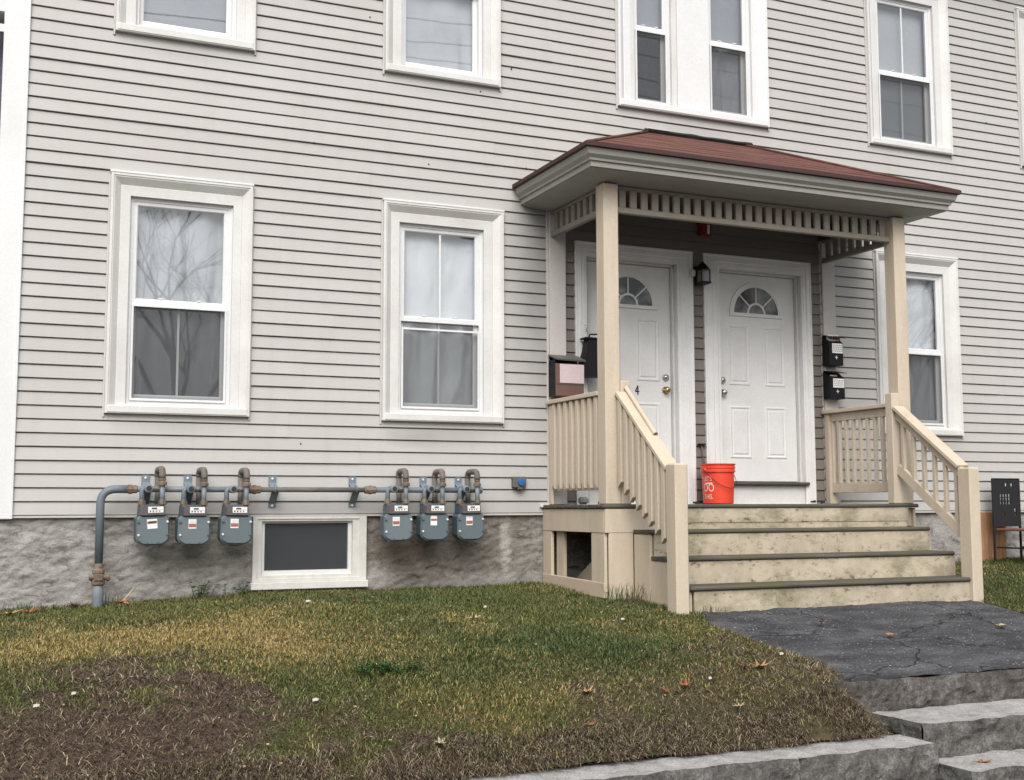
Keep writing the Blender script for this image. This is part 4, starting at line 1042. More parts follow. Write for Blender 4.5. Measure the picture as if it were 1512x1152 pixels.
# black pair of mailboxes
def black_mailbox(x, z, h, w, label, lid_open, newspaper):
    t_ = empty('mailbox', (x, -0.046, z)); tag(t_, label, 'mailbox', 'black mailboxes on the right pilaster')
    d = .105
    m = MB()      # body: slanted top
    m.v += [(-w/2, 0, 0), (w/2, 0, 0), (w/2, -d, 0), (-w/2, -d, 0), (-w/2, 0, h), (w/2, 0, h), (w/2, -d, h*.74), (-w/2, -d, h*.74)]
    for f in ((0, 3, 2, 1), (0, 1, 5, 4), (3, 7, 6, 2), (0, 4, 7, 3), (1, 2, 6, 5), (4, 5, 6, 7)): m.face(f)
    m.build('body', M['black'], t_, keep=False)
    ang = 0.35 if lid_open else 0.0
    l_ = MB(); dz = -h*.26; L = math.hypot(d+.012, dz)
    a0 = math.atan2(dz, -(d+.012)); ca, sa = math.cos(a0-ang), math.sin(a0-ang)
    y1, z1 = L*ca, h+L*sa
    l_.v += [(-w/2-.004, .0, h+.002), (w/2+.004, .0, h+.002), (w/2+.004, y1, z1), (-w/2-.004, y1, z1), (-w/2-.004, .0, h+.008), (w/2+.004, .0, h+.008), (w/2+.004, y1, z1+.006), (-w/2-.004, y1, z1+.006)]
    for f in ((0, 3, 2, 1), (4, 5, 6, 7), (0, 1, 5, 4), (3, 7, 6, 2), (0, 4, 7, 3), (1, 2, 6, 5)): l_.face(f)
    l_.build('lid', M['black'], t_, keep=False)
    lab = MB().box(-w*.30, w*.46, -d-.003, -d-.0005, h*.40, h*.72, 0).build('name_label', M['paper'], t_, keep=False)
    for i in range(4):
        zz = h*(.66-.065*i); 
        q = -w*.25
        while q < w*.40:
            ww = random.uniform(.012, .03); MB().box(q, min(q+ww, w*.43), -d-.0042, -d-.0034, zz-.0035, zz+.0035, 0).build('handwriting', M['greyink'], t_, keep=False); q += ww+.008
    m = MB(); m.box(-.004, .004, -d-.003, -d, h*.20, h*.32, 0); m.box(-.016, .016, -d-.0028, -d, h*.25, h*.275, 0); m.build('emblem', M['zinc'], t_, keep=False)
    MB().box(-w*.36, w*.10, -d*.75, -d*.70, h*.80, h*.86, 0).build('paper_slip', M['paper'], t_, keep=False)
    if newspaper:
        MB().box(-w*.40, w*.42, -.070, -.040, h*.55, h*1.02, .003).build('flyer', M['paper'], t_, keep=False)
        for i in range(3): MB().box(-w*.05+i*.028, -w*.05+i*.028+.020, -.0735, -.0705, h*.86, h*.99, 0).build('print', M['redink'], t_, keep=False)
        MB().box(-w*.36, -w*.12, -.0735, -.0705, h*.88, h*.98, 0).build('print', M['greyink'], t_, keep=False)
        MB().tube([(w*.48, -.06, h*.6), (w*.50, -.06, h*1.0)], .003, 6).build('flag_rod', M['black'], t_, keep=False)
    return t_
black_mailbox(7.622, 1.415, .300, .165, 'upper black mailbox with red and white flyer sticking out, on right pilaster', True, True)
black_mailbox(7.626, 1.088, .275, .175, 'lower black mailbox with white name label, on right pilaster', True, False)

# brown mailbox at the left pilaster
bm = empty('mailbox', (4.685, -0.047, 1.010)); tag(bm, 'brown mailbox with pink paper and grey lid, on the left pilaster above the railing', 'mailbox')
def bb(nm, mt, *a, b=.003): return MB().box(*a, b).build(nm, M[mt], bm, keep=False)
bb('body', 'brownbox', -.125, .150, -.135, 0, 0, .285); bb('side_panel', 'black', -.1285, -.1255, -.133, 0, .002, .32)
m = MB(); m.v += [(-.135, 0, .365), (.158, 0, .365), (.160, -.155, .305), (-.118, -.155, .312), (-.135, 0, .375), (.158, 0, .375), (.160, -.160, .317), (-.118, -.160, .324)]
for f in ((0, 3, 2, 1), (4, 5, 6, 7), (0, 1, 5, 4), (3, 7, 6, 2), (0, 4, 7, 3), (1, 2, 6, 5)): m.face(f)
m.build('lid', M['greybox'], bm, keep=False)
bb('back_plate', 'black', -.125, .150, -.012, 0, .285, .365); bb('notice', 'pink', -.085, .150, -.140, -.136, .115, .280, b=0); bb('seam', 'sill_dark', -.120, .148, -.1385, -.1355, .100, .108, b=0)
# black hanging container on the casing hook
hb = empty('hanging_box', (4.975, -0.040, 1.195)); tag(hb, 'black tapered box with loop handle, hanging on the left door casing', 'box')
m = MB(); o_ = [(-.150, 0), (.12, 0), (.11, .345), (-.065, .345), (-.085, .24), (-.115, .14)]
m.extrude_y(o_[::-1], -.002, -.095, .006); m.build('body', M['black'], hb, keep=False)
MB().box(-.105, .100, -.110, 0.0, .338, .352, .003).build('lid', M['black'], hb, keep=False)
MB().tube([(-.04, -.05, .350), (-.03, -.05, .385), (.05, -.05, .39), (.065, -.05, .35)], .008, 8).build('handle', M['black'], hb, True, keep=False)
MB().tube([(-.055, .002, .47), (-.055, -.03, .472), (-.055, -.032, .45), (-.05, -.025, .41)], .0035, 6).build('hook', M['chrome'], hb, True, keep=False)

# small wall hook with dangling wire between the doors
wh = empty('wall_hook', (6.130, -0.02, 0.60)); tag(wh, 'small dark metal wall hook with dangling wire between the doors', 'hook')
MB().box(-.035, .038, -.035, 0, .015, .030, .003).build('crossbar', M['black'], wh, keep=False); MB().tube([(0, -.018, .02), (.005, -.02, -.06), (.018, -.02, -.13), (.016, -.02, -.21)], .006, 6).build('stem', M['greybox'], wh, True, keep=False)
MB().tube([(.02, -.02, -.13), (.05, -.03, -.18), (.075, -.05, -.24), (.06, -.06, -.33)], .0025, 5).build('wire', M['wire'], wh, True, keep=False)
# debris on the deck
def debris(label, x, y, n, mt):
    m = MB()
    for i in range(n):
        a, b, c = random.uniform(-.08, .08), random.uniform(-.03, .03), random.uniform(0, .012); m.box(x+a, x+a+random.uniform(.015, .04), y+b, y+b+random.uniform(.01, .03), DZ+.001+c, DZ+.010+c+random.uniform(0, .014), .002)
    tag(m.build('debris', M[mt]), label, 'debris')
debris('dark debris pile on the deck beside the orange bucket', 6.08, -.10, 9, 'ink'); debris('dark debris on the deck behind the left railing', 5.00, -.20, 7, 'ink')
debris('dark scrap at the bottom corner of the right door casing', 7.39, -.10, 5, 'ink')
st_ = box('stone_block', M['concrete'], None, 4.74, 4.82, -.30, -.22, DZ, .135, .02); tag(st_, 'grey stone block on the deck behind the left railing', 'stone')

# ================================================================== GAS METERS
gp = empty('gas_pipework', (0.83, -0.16, -0.70)); tag(gp, 'grey gas supply pipe rising from the ground and running along the house wall', 'pipework')
PYY = -0.160; PZ = 0.190
def bend(p0, c, p1, n=8):
    p0, c, p1 = Vector(p0), Vector(c), Vector(p1); return [tuple((1-t_)**2*p0+2*t_*(1-t_)*c+t_*t_*p1) for t_ in [i/n for i in range(n+1)]]
MB().tube([(.832, PYY, -.36), (.832, PYY, .07)] + bend((.832, PYY, .08), (.832, PYY, PZ), (.945, PYY, PZ)) + [(1.02, PYY, PZ)], .030, 16).build('riser_pipe', M['pipe'], gp, True)
MB().lathe([(.030, -.86), (.038, -.84), (.038, -.62), (.042, -.60), (.042, -.55), (.036, -.53), (.034, -.50)], 16, (.832, PYY, 0)).build('ground_sleeve', M['pipe'], gp, True)
MB().lathe([(.032, -.52), (.048, -.505), (.050, -.48), (.040, -.47), (.036, -.44), (.044, -.42), (.044, -.40), (.036, -.39), (.036, -.36), (.031, -.355)], 12, (.832, PYY, 0)).build('valve', M['fitting'], gp, False)
MB().lathe([(.018, -.065), (.024, -.06), (.024, .055), (.030, .06), (.030, .075), (.018, .08)], 10, (.832, PYY-.005, -.455), 'x').build('valve', M['fitting'], gp, False)
MB().box(.800, .862, PYY-.058, PYY-.035, -.48, -.43, .006).build('valve_key', M['fitting'], gp)
def coupling(x, r=.036, mt='fitting', L=.05): MB().lathe([(.024, x-L), (r*.85, x-L*.9), (r*.85, x-L*.3), (r, x-L*.25), (r, x+L*.25), (r*.85, x+L*.3), (r*.85, x+L*.9), (.024, x+L)], 8, (0, PYY, PZ), 'x').build('coupling', M[mt], gp)
MB().tube([(1.00, PYY, PZ), (2.02, PYY, PZ)], .0225, 14).build('header_pipe', M['pipe'], gp, True)
MB().tube([(2.00, PYY, PZ), (2.90, PYY, PZ)], .0205, 14).build('header_pipe', M['pipe_rust'], gp, True)
MB().tube([(2.88, PYY, PZ), (3.86, PYY, PZ)], .0225, 14).build('header_pipe', M['pipe'], gp, True)
coupling(1.04); coupling(1.965); coupling(2.90); coupling(3.845, .034, 'pipe', .03)
for bx in (1.165, 1.478, 2.135, 2.79, 3.40, 3.715):
    g = MB(); 
    g.box(bx-.030, bx+.030, -.026, -.020, .225, .300, .001); g.beam((bx, -.024, .245), (bx, PYY+.03, PZ-.01), .058, .006, .001, up=(0, 1, .6)); g.beam((bx, PYY+.03, PZ-.02), (bx, -.024, .085), .058, .006, .001, up=(0, -1, .6)); g.box(bx-.030, bx+.030, -.026, -.020, .055, .09, .001)
    br = g.build('bracket', M['bracket'], gp)
    MB().lathe([(0, -.032), (.009, -.031), (.011, -.026), (.011, -.02)], 8, (bx, 0, .278), 'y').build('screw', M['zinc'], br)
    MB().lathe([(0, -.032), (.009, -.031), (.011, -.026), (.011, -.02)], 8, (bx, 0, .066), 'y').build('screw', M['zinc'], br)
    MB().tube([(bx-.008, PYY+.03, PZ-.035), (bx-.008, PYY-.018, PZ-.022), (bx-.008, PYY-.026, PZ), (bx-.008, PYY-.018, PZ+.022), (bx-.008, PYY+.03, PZ+.035)], .004, 6).build('clamp', M['pipe'], br, True)

OUT = [(-.100, 0.0), (-.116, -.018), (-.118, -.165), (-.108, -.186), (-.080, -.206), (-.062, -.212), (.062, -.212), (.080, -.206), (.108, -.186), (.118, -.165), (.116, -.018), (.100, 0.0)]
def make_meter(side_visible):
    t_ = empty('gas_meter', (0, 0, 0))
    def bld(m, nm, mt, sm=False): return m.build(nm, M[mt], t_, sm, keep=False)
    bld(MB().extrude_y(OUT, .0, -.105, .004), 'back_case', 'meter_side')
    bld(MB().extrude_y([(x*1.03, z*1.03+.003) for x, z in OUT], -.105, -.118, 0.0), 'flange', 'meter_side')
    f = MB().extrude_y(OUT, -.118, -.132, .010); bld(f, 'front_cover', 'meter')
    m = MB(); o2 = [(-.092, -.004), (.092, -.004), (.096, .004), (.092, .078), (.082, .086), (-.082, .086), (-.092, .078), (-.096, .004)]
    m.extrude_y(o2[::-1], -.010, -.112, .003); bld(m, 'top_case', 'meter_side')
    m = MB(); m.extrude_y([(x*.97, .005+z*.86) for x, z in o2][::-1], -.112, -.146, .010); ix = bld(m, 'index_cover', 'meterglass')
    MB().box(-.038, .072, -.1475, -.1455, .024, .068, 0).build('index_plate', M['paper'], ix, keep=False)
    MB().box(-.012, .026, -.1485, -.1478, .050, .061, 0).build('dial', M['ink'], ix, keep=False)
    for q in range(4): MB().box(-.028+q*.022, -.017+q*.022, -.1485, -.1478, .030, .040, 0).build('dial', M['ink' if q < 2 else 'redink'], ix, keep=False)
    MB().box(-.034, .068, -.1485, -.1478, .044, .0462, 0).build('dial', M['greyink'], ix, keep=False)
    lb_ = MB().box(-.046, .012, -.1335, -.1315, -.092, -.022, 0).build('sticker', M['paper'], t_, keep=False)
    MB().box(-.044, .010, -.1345, -.1337, -.082, -.055, 0).build('print', M['redink'], lb_, keep=False)
    MB().box(-.040, .006, -.1345, -.1337, -.048, -.030, 0).build('print', M['zinc'], lb_, keep=False)
    for (bx, bz, mt) in ((-.104, -.045, 'meter_side'), (.104, -.045, 'zinc'), (-.104, -.14, 'zinc'), (.104, -.14, 'meter_side'), (-.04, -.200, 'meter_side'), (.04, -.200, 'meter_side')):
        MB().lathe([(0, -.142), (.008, -.141), (.010, -.136), (.010, -.120)], 8, (bx, 0, bz), 'y').build('bolt', M[mt], t_, keep=False)
    # inlet on the left, outlet on the right with the bend over the header
    yi = -.055
    for sx, ys_ in ((-.068, yi), (.072, yi-.045)): MB().lathe([(.020, .080), (.031, .084), (.031, .108), (.024, .110), (.022, .125)], 8, (sx, ys_, 0)).build('swivel_nut', M['fitting'], t_, keep=False)
    bld(MB().tube([(-.068, yi, .085), (-.068, yi, .165)] + bend((-.068, yi, .170), (-.068, yi, .203), (-.045, yi, .203)), .019, 12), 'inlet_pipe', 'pipe', True)
    bld(MB().lathe([(.024, -.120), (.031, -.118), (.031, -.06), (.025, -.055), (.025, .02)], 14, (-.028, 0, .203), 'y'), 'valve_body', 'pipe', True)
    bld(MB().lathe([(0, -.123), (.020, -.1225), (.020, -.119)], 12, (-.028, 0, .203), 'y'), 'valve_plug', 'ink')
    bld(MB().tube([(-.02, yi-.03, .203), (.075, yi-.03, .203)], .013, 8), 'bypass_pipe', 'pipe', True)
    bld(MB().lathe([(.016, .012), (.022, .014), (.022, .034), (.016, .036)], 8, (.0, yi-.03, .203), 'x'), 'bypass_nut', 'fitting')
    yo = yi-.045
    bld(MB().tube([(.072, yo, .085), (.072, yo, .225)], .019, 12), 'outlet_pipe', 'pipe', True)
    bld(MB().lathe([(.020, .222), (.033, .226), (.033, .250), (.026, .254), (.022, .262), (.026, .264), (.026, .280), (.021, .282), (.021, .300)], 8, (.072, yo, 0)), 'union', 'fitting')
    y2 = .092
    bld(MB().tube([(.072, yo, .282)] + bend((.072, yo, .300), (.072, yo, .349), (.072, yo+.042, .349)) + bend((.072, y2-.042, .349), (.072, y2, .349), (.072, y2, .300)), .0245, 12), 'return_bend', 'pipe_rust', True)
    bld(MB().tube([(.072, y2, .305), (.072, y2, -.06)], .0215, 12), 'return_pipe', 'pipe_rust', True)
    return t_
mt0 = make_meter(True)
LBL = ['blue-grey gas meter nearest the upright supply pipe', 'middle gas meter of the three left of the basement window', 'gas meter at the left edge of the basement window',
       'gas meter just right of the basement window', 'middle gas meter of the three right of the basement window', 'blue-grey gas meter farthest right, nearest the porch']
def copy_tree(o, parent=None):
    c = o.copy(); col.objects.link(c)
    if parent is not None: c.parent = parent
    for ch in list(o.children): copy_tree(ch, c)
    return c
bpy.context.view_layer.update()
pos = [(1.188, -.010), (1.490, -.012), (1.808, -.012), (3.105, -.006), (3.418, -.006), (3.725, -.006)]
trees = [mt0] + [copy_tree(mt0) for _ in range(5)]
for o, (x, zz), lab in zip(trees, pos, LBL):
    o.location = (x, -.150, zz); o.rotation_euler = (random.uniform(-.015, .015), random.uniform(-.018, .018), random.uniform(-.05, .05)); tag(o, lab, 'gas meter', 'gas meters along the house wall')

for o, (mx_, sc_) in zip(trees, ((0.012, 1.25), (0.002, 1.0), (0.0, 1.05), (-.004, 1.0), (.004, .95), (.0, 1.0))):
    for c in o.children:
        if c.name.startswith('sticker'):
            c.location.x = mx_; c.scale.x = sc_
            for g in c.children:
                if g.name.startswith('print') and random.random() < .4: g.scale.z = random.uniform(.5, .9)
for nm_, o in (('sticker', trees[0]),):
    for c in o.children:
        if c.name.startswith(nm_): c.rotation_euler = (0, -.06, 0)
# outlet box with blue cover
ob_ = empty('outlet_box', (4.27, -0.018, 0.215)); tag(ob_, 'small weathered wall box with blue round cover near the porch', 'outlet box')
MB().box(-.062, .062, -.045, 0, 0, .095, .005).build('box', M['greybox'], ob_, keep=False)
MB().lathe([(0, -.062), (.030, -.060), (.034, -.054), (.034, -.044)], 16, (.012, 0, .048), 'y').build('cover', M['bluecap'], ob_, keep=False)
MB().box(-.02, .03, -.05, -.005, -.016, .001, .004).build('drip_lip', M['greybox'], ob_, keep=False)

# plywood sheet and chair at the right
pw = box('plywood_panel', M['plywood'], None, 9.42, 9.84, -.045, -.024, -0.60, -.020, .002); tag(pw, 'bare orange plywood panel covering the foundation behind the black chair', 'plywood panel')
ch = empty('chair', (9.70, -0.42, float(ground_z(9.6, -.5)))); tag(ch, 'black metal chair with square holes in its back, at the right edge', 'chair')
cz0 = float(ground_z(9.6, -.5)); zt_, zs = .318-cz0, -.195-cz0
def cb(nm, mt, m): return m.build(nm, M[mt], ch, keep=False)
W_, x0_ = .345, -.160
holes = set()
hz, hx = 0.036, 0.040
mb = MB(); NC, NR = 9, 13; cw, chh = W_/NC, (zt_-zs-.03)/NR
def hole(i, j):
    r = NR-1-j
    if r == 1: return i in (4, 6)
    if r in (4, 5, 6): return i in (2, 3, 4, 5) 
    if r in (8, 9): return i in (3, 7) and r == 9 or (i == 7 and r == 8)
    return False
for i in range(NC):
    for j in range(NR):
        a, b = x0_+i*cw, x0_+(i+1)*cw; c, d = zs+.03+j*chh, zs+.03+(j+1)*chh
        if hole(i, j):
            q = .004; mb.box(a, a+q, .22, .236, c, d, 0); mb.box(b-q, b, .22, .236, c, d, 0); mb.box(a+q, b-q, .2201, .2359, c, c+q, 0); mb.box(a+q, b-q, .2201, .2359, d-q, d, 0)
        else: mb.box(a, b, .22, .236, c, d, 0)
cb('backrest', 'chairblack', mb)
cb('back_frame', 'chairblack', MB().box(x0_-.014, x0_, .215, .242, 0, zt_+.01, .003)); cb('back_frame', 'chairblack', MB().box(x0_+W_, x0_+W_+.014, .215, .242, 0, zt_+.01, .003)); cb('back_frame', 'chairblack', MB().box(x0_, x0_+W_, .215, .242, zt_, zt_+.012, .003))
cb('seat', 'wood_seat', MB().box(x0_, x0_+W_, -.20, .214, zs-.012, zs+.012, .006))
cb('seat_frame', 'chairblack', MB().box(x0_, x0_+W_, -.195, -.18, zs-.05, zs-.013, .003)); 
for lx in (x0_, x0_+W_-.026): cb('leg', 'chairblack', MB().box(lx, lx+.026, -.195, -.17, 0, zs-.013, .003))
cb('stretcher', 'chairblack', MB().box(x0_+.026, x0_+W_-.026, -.19, -.178, zs*.42, zs*.42+.018, .003))
for lx in (x0_, x0_+W_-.012): cb('stretcher', 'chairblack', MB().box(lx, lx+.012, -.17, .215, zs*.42+.02, zs*.42+.036, .003))

# ================================================================== GRASS, LEAVES, LITTER
def blade_mesh(name, V, colr, label):
    n = len(V)
    me = bpy.data.meshes.new(name); me.vertices.add(n*5); me.vertices.foreach_set('co', V.astype(np.float32).ravel())
    b = np.arange(n)*5
    loops = np.stack([b, b+1, b+2, b+3, b+3, b+2, b+4], 1).astype(np.int32)
    me.loops.add(n*7); me.loops.foreach_set('vertex_index', loops.ravel())
    ls = np.stack([np.arange(n)*7, np.arange(n)*7+4], 1).astype(np.int32)
    me.polygons.add(n*2); me.polygons.foreach_set('loop_start', ls.ravel())
    me.update(calc_edges=True); me.validate()
    at = me.color_attributes.new('col', 'FLOAT_COLOR', 'POINT')
    c4 = np.ones((n, 5, 4), np.float32); c4[:, :, :3] = 1.12*colr[:, None, :]
    c4[:, 4, :3] = c4[:, 4, :3]*.8 + np.array([.20, .16, .09])*.2
    at.data.foreach_set('color', c4.ravel()); me.materials.append(M['grass'])
    o = bpy.data.objects.new(name, me); col.objects.link(o); tag(o, label, 'grass', kind='stuff'); return o
def make_grass(N, x0, x1, y0, y1, name, label, seed):
    r = np.random.default_rng(seed)
    X = r.uniform(x0, x1, N); Y = r.uniform(y0, y1, N)
    so, ye, lu = lawn_weights(X, Y)
    cl = fbm(X*8, Y*8, 121, 3)
    keep = r.random(N) < np.clip((1-so)*(.45+1.0*cl)+so*.60, 0, 1)
    keep &= ~((X > walk_left(Y)+.03+.05*(r.random(N)-.5)) & (X < walk_right(Y)-.02) & (Y < -1.9))
    keep &= ~((X > 4.50) & (X < 7.66) & (Y > -1.14)); keep &= ~((X > 4.765) & (X < 7.57) & (Y > -1.96))
    keep &= ~((Y < -4.13) & (r.random(N) < .9))
    X, Y, so, ye, lu = X[keep], Y[keep], so[keep], ye[keep], lu[keep]; n = len(X)
    Z = ground_z(X, Y) + (fbm(X*3, Y*3, 51, 4)-.5)*0.03 - .004
    dead = r.random(n) < np.clip(so*.88 + .15 + .3*(fbm(X*4, Y*4, 141, 3)-.5), 0, 1)
    isy = r.random(n) < np.clip(ye*.92, 0, 1)
    k = r.random((n, 1))
    colr = GRN*(.6+.9*k)*np.array([1.0, 1.0, .9]); colr = np.where((r.random(n) < lu)[:, None], LUSH*(.65+.9*k), colr)
    colr = np.where(isy[:, None], YEL*(.55+.75*k), colr)
    straw = np.array([.31, .245, .165])*(.24+1.45*k*k*k) ; 
    colr = np.where(dead[:, None], straw, colr)
    soilbr = r.random(n) < so*.50; colr = np.where((dead & soilbr)[:, None], np.array([.115, .080, .058])*(.45+.95*k), colr)
    tuft = fbm(X*2.2, Y*2.2, 131, 3)
    L = r.uniform(.020, .052, n)*(1+.4*lu+.6*(tuft-.5)); L *= .85; L = np.where(dead, r.uniform(.020, .050, n)+so*r.uniform(0, .045, n), L)
    nearwall = smooth(-.12, -.0, Y); L *= 1+.5*nearwall
    lip = smooth(-3.75, -4.1, Y); L = L*(1+.5*lip)
    tilt = np.where(dead, r.uniform(.9, 1.5, n), r.uniform(.40, 1.40, n)); tilt = np.where(lip*r.random(n) > .5, r.uniform(.5, 1.2, n), tilt)
    az = r.uniform(0, 2*np.pi, n); w = r.uniform(.0012, .0027, n)*np.where(dead, .85, 1.0)
    dx, dy = np.cos(az)*np.sin(tilt), np.sin(az)*np.sin(tilt); dz = np.cos(tilt)
    pa = az + np.pi/2 + r.uniform(-.6, .6, n); wx, wy = np.cos(pa)*w, np.sin(pa)*w
    V = np.zeros((n, 5, 3))
    V[:, 0] = np.stack([X-wx, Y-wy, Z], 1); V[:, 1] = np.stack([X+wx, Y+wy, Z], 1)
    mx_, my_, mz_ = X+dx*L*.5, Y+dy*L*.5, Z+dz*L*.58+.003
    V[:, 2] = np.stack([mx_+wx*.8, my_+wy*.8, mz_], 1); V[:, 3] = np.stack([mx_-wx*.8, my_-wy*.8, mz_], 1)
    V[:, 4] = np.stack([X+dx*L*1.08, Y+dy*L*1.08, Z+dz*L*.92*(1-.25*np.sin(tilt))+.004], 1)
    Z0 = Z
    return blade_mesh(name, V, colr, label)
make_grass(400000, -.7, 4.95, -4.20, -.01, 'grass', 'patchy green, straw and worn brown grass covering the front lawn', 5)
def lip_grass(N, seed):
    r = np.random.default_rng(seed); X = r.uniform(-.3, 4.74, N); t_ = r.random(N); Y = -4.17+.30*t_**1.5
    dens = fbm(X*5, Y*5, 151, 3); k_ = r.random(N) < smooth(.28, .62, dens); X, Y = X[k_], Y[k_]; n = len(X)
    Z = ground_z(X, Y)+(fbm(X*3, Y*3, 51, 4)-.5)*.03-.006
    L = r.uniform(.035, .105, n); az = -np.pi/2+r.normal(0, .9, n); tl = r.uniform(.35, 1.5, n); w = r.uniform(.0010, .0024, n)
    dx, dy, dz = np.cos(az)*np.sin(tl), np.sin(az)*np.sin(tl), np.cos(tl); wx, wy = -np.sin(az)*w, np.cos(az)*w
    V = np.zeros((n, 5, 3)); V[:, 0] = np.stack([X-wx, Y-wy, Z], 1); V[:, 1] = np.stack([X+wx, Y+wy, Z], 1)
    mx_, my_, mz_ = X+dx*L*.5, Y+dy*L*.5, Z+dz*L*.55+.008; V[:, 2] = np.stack([mx_+wx, my_+wy, mz_], 1); V[:, 3] = np.stack([mx_-wx, my_-wy, mz_], 1)
    V[:, 4] = np.stack([X+dx*L, Y+dy*L, Z+dz*L*.7-.012], 1)
    k = r.random((n, 1)); g = r.random(n) < .22*smooth(.4, .6, fbm(X*2, Y*2, 161, 3))*2
    c = np.where(g[:, None], GRN*(.5+.9*k), np.array([.34, .27, .18])*(.22+1.1*k*k)); c = np.where((r.random(n) < .28)[:, None], np.array([.09, .07, .054])*(.5+.9*k), c)
    return V, c
make_grass(70000, 7.45, 11.0, -2.6, -.02, 'grass', 'green grass on the strip of lawn right of the steps', 6)

blade_mesh('grass', *lip_grass(24000, 9), 'dry grass hanging over the lip of the lawn above the kerb')

# taller weeds at walls and post
def weed_tuft(x, y, n, h, label, mt='weed', spread=.10, leafy=False):
    m = MB(); zz = float(ground_z(x, y))-.01
    for i in range(n):
        a = random.uniform(0, 6.28); rr_ = random.uniform(0, spread); bx, by = x+math.cos(a)*rr_, y+math.sin(a)*rr_*.5; hh = h*random.uniform(.45, 1.1); an = random.uniform(0, 6.28); ln_ = random.uniform(.1, .6)*hh
        tx, ty = bx+math.cos(an)*ln_, by+math.sin(an)*ln_
        if leafy:
            m.tube([(bx, by, zz), ((bx+tx)/2, (by+ty)/2, zz+hh*.6), (tx, ty, zz+hh)], [.003, .0025, .001], 4)
            for q in range(4):
                f = random.uniform(.3, 1.0); lx, ly, lz = bx+(tx-bx)*f, by+(ty-by)*f, zz+hh*f; b2 = random.uniform(0, 6.28); s = random.uniform(.02, .04)
                ux, uy = math.cos(b2), math.sin(b2); m.poly([(lx, ly, lz), (lx+ux*s*.5-uy*s*.35, ly+uy*s*.5+ux*s*.35, lz+.008), (lx+ux*s, ly+uy*s, lz+.002), (lx+ux*s*.5+uy*s*.35, ly+uy*s*.5-ux*s*.35, lz+.008)])
        else:
            w = .0025; m.v += [(bx-w, by, zz), (bx+w, by, zz), ((bx+tx)/2+w*.7, (by+ty)/2, zz+hh*.65), ((bx+tx)/2-w*.7, (by+ty)/2, zz+hh*.65), (tx, ty, zz+hh*.9)]
            b = len(m.v)-5; m.face((b, b+1, b+2, b+3)); m.face((b+3, b+2, b+4))
    tag(m.build('weed', M[mt]), label, 'weed')
weed_tuft(1.60, -.06, 12, .15, 'leafy green weed against the foundation below the gas meters', leafy=True)
weed_tuft(1.88, -.06, 10, .11, 'low leafy weed beside the left end of the basement window', leafy=True, spread=.14)
weed_tuft(0.98, -.10, 26, .11, 'dark green weed tuft just right of the supply pipe', spread=.12)
weed_tuft(0.35, -.06, 40, .10, 'dark green weeds along the foundation at the house corner', spread=.35)
weed_tuft(4.64, -1.42, 46, .20, 'tall dry brown weeds beside the left end of the steps', 'weed_dry', .18)
weed_tuft(4.58, -1.24, 30, .17, 'grey-green weeds against the porch skirt corner', spread=.14)
weed_tuft(4.90, -2.03, 26, .09, 'short dry weeds at the foot of the bottom riser', 'weed_dry', .14)
weed_tuft(2.12, -3.02, 40, .07, 'flat pale green clump in the middle of the lawn', leafy=True, spread=.20)

# fallen leaves
def leaf(x, y, s, mt, label, az=None, zoff=None, curl=.35):
    zz = (float(ground_z(x, y)) + .022) if zoff is None else zoff
    m = MB(); n = 7; az = random.uniform(0, 6.28) if az is None else az; sd_ = random.uniform(0, 9)
    lob = []
    for i in range(14):
        a = 2*math.pi*i/14; rad = s*(.62 + .38*(1 if i % 2 == 0 else -.55))*(1.0+.25*math.cos(a))
        px, py = rad*math.cos(a), rad*.8*math.sin(a); h = curl*s*((px/s)**2+(py/s)**2)+.25*s*mnoise.noise(Vector((px/s*2, py/s*2, sd_)))
        lob.append((x+px*math.cos(az)-py*math.sin(az), y+px*math.sin(az)+py*math.cos(az), zz+h))
    m.v.append((x, y, zz)); m.v += lob
    for i in range(14): m.face((0, 1+i, 1+(i+1) % 14))
    m.tube([(x, y, zz), (x-math.cos(az)*s*1.2, y-math.sin(az)*s*1.2, zz+.01)], .0018, 4)
    tag(m.build('fallen_leaf', M[mt]), label, 'leaf', 'fallen leaves in the front yard')
for a in [
 (0.24, -.34, .085, 'leaf_tan', 'large tan leaf at the foot of the foundation by the left edge', 0.3), (0.36, -.30, .07, 'leaf_rust', 'rust leaf overlapping the large tan leaf at the left edge', 1.1),
 (0.68, -.10, .06, 'leaf_brown', 'dark red-brown leaf left of the supply pipe', 2.0), (0.99, -.14, .075, 'leaf_rust', 'rust-coloured leaf just right of the supply pipe', .8), (1.03, -.30, .04, 'leaf_tan', 'small tan leaf in front of the supply pipe', 2.2),
 (4.30, -3.47, .075, 'leaf_tan', 'large curled tan leaf on the worn lawn beside the walk', .5), (4.22, -3.44, .05, 'leaf_brown', 'brown leaf next to the large curled tan leaf', 2.2),
 (3.74, -3.54, .055, 'leaf_rust', 'orange-brown leaf on the worn bank, larger of two', 1.0), (3.60, -3.57, .035, 'leaf_rust', 'small orange-brown leaf on the worn bank', 2.6),
 (3.88, -3.86, .040, 'leaf_pale', 'small pale leaf on the bank just above the kerb', .2), (4.58, -.72, .06, 'leaf_tan', 'tan leaf standing in the grass by the porch skirt', 1.9),
 (2.53, -1.02, .05, 'leaf_brown', 'dark brown leaf in the grass below the basement window', .9), (3.10, -1.90, .055, 'leaf_pale', 'pale leaf in the middle of the green lawn', .1),
 (3.11, -3.52, .06, 'leaf_tan', 'flat tan leaf at the edge of the worn patch', .4), (2.95, -3.86, .035, 'leaf_rust', 'small rust leaf low in the grass above the kerb', .4), (2.11, -3.91, .045, 'leaf_pale', 'pale leaf low on the bank near the bottom edge', 1.4)]:
    leaf(*a)
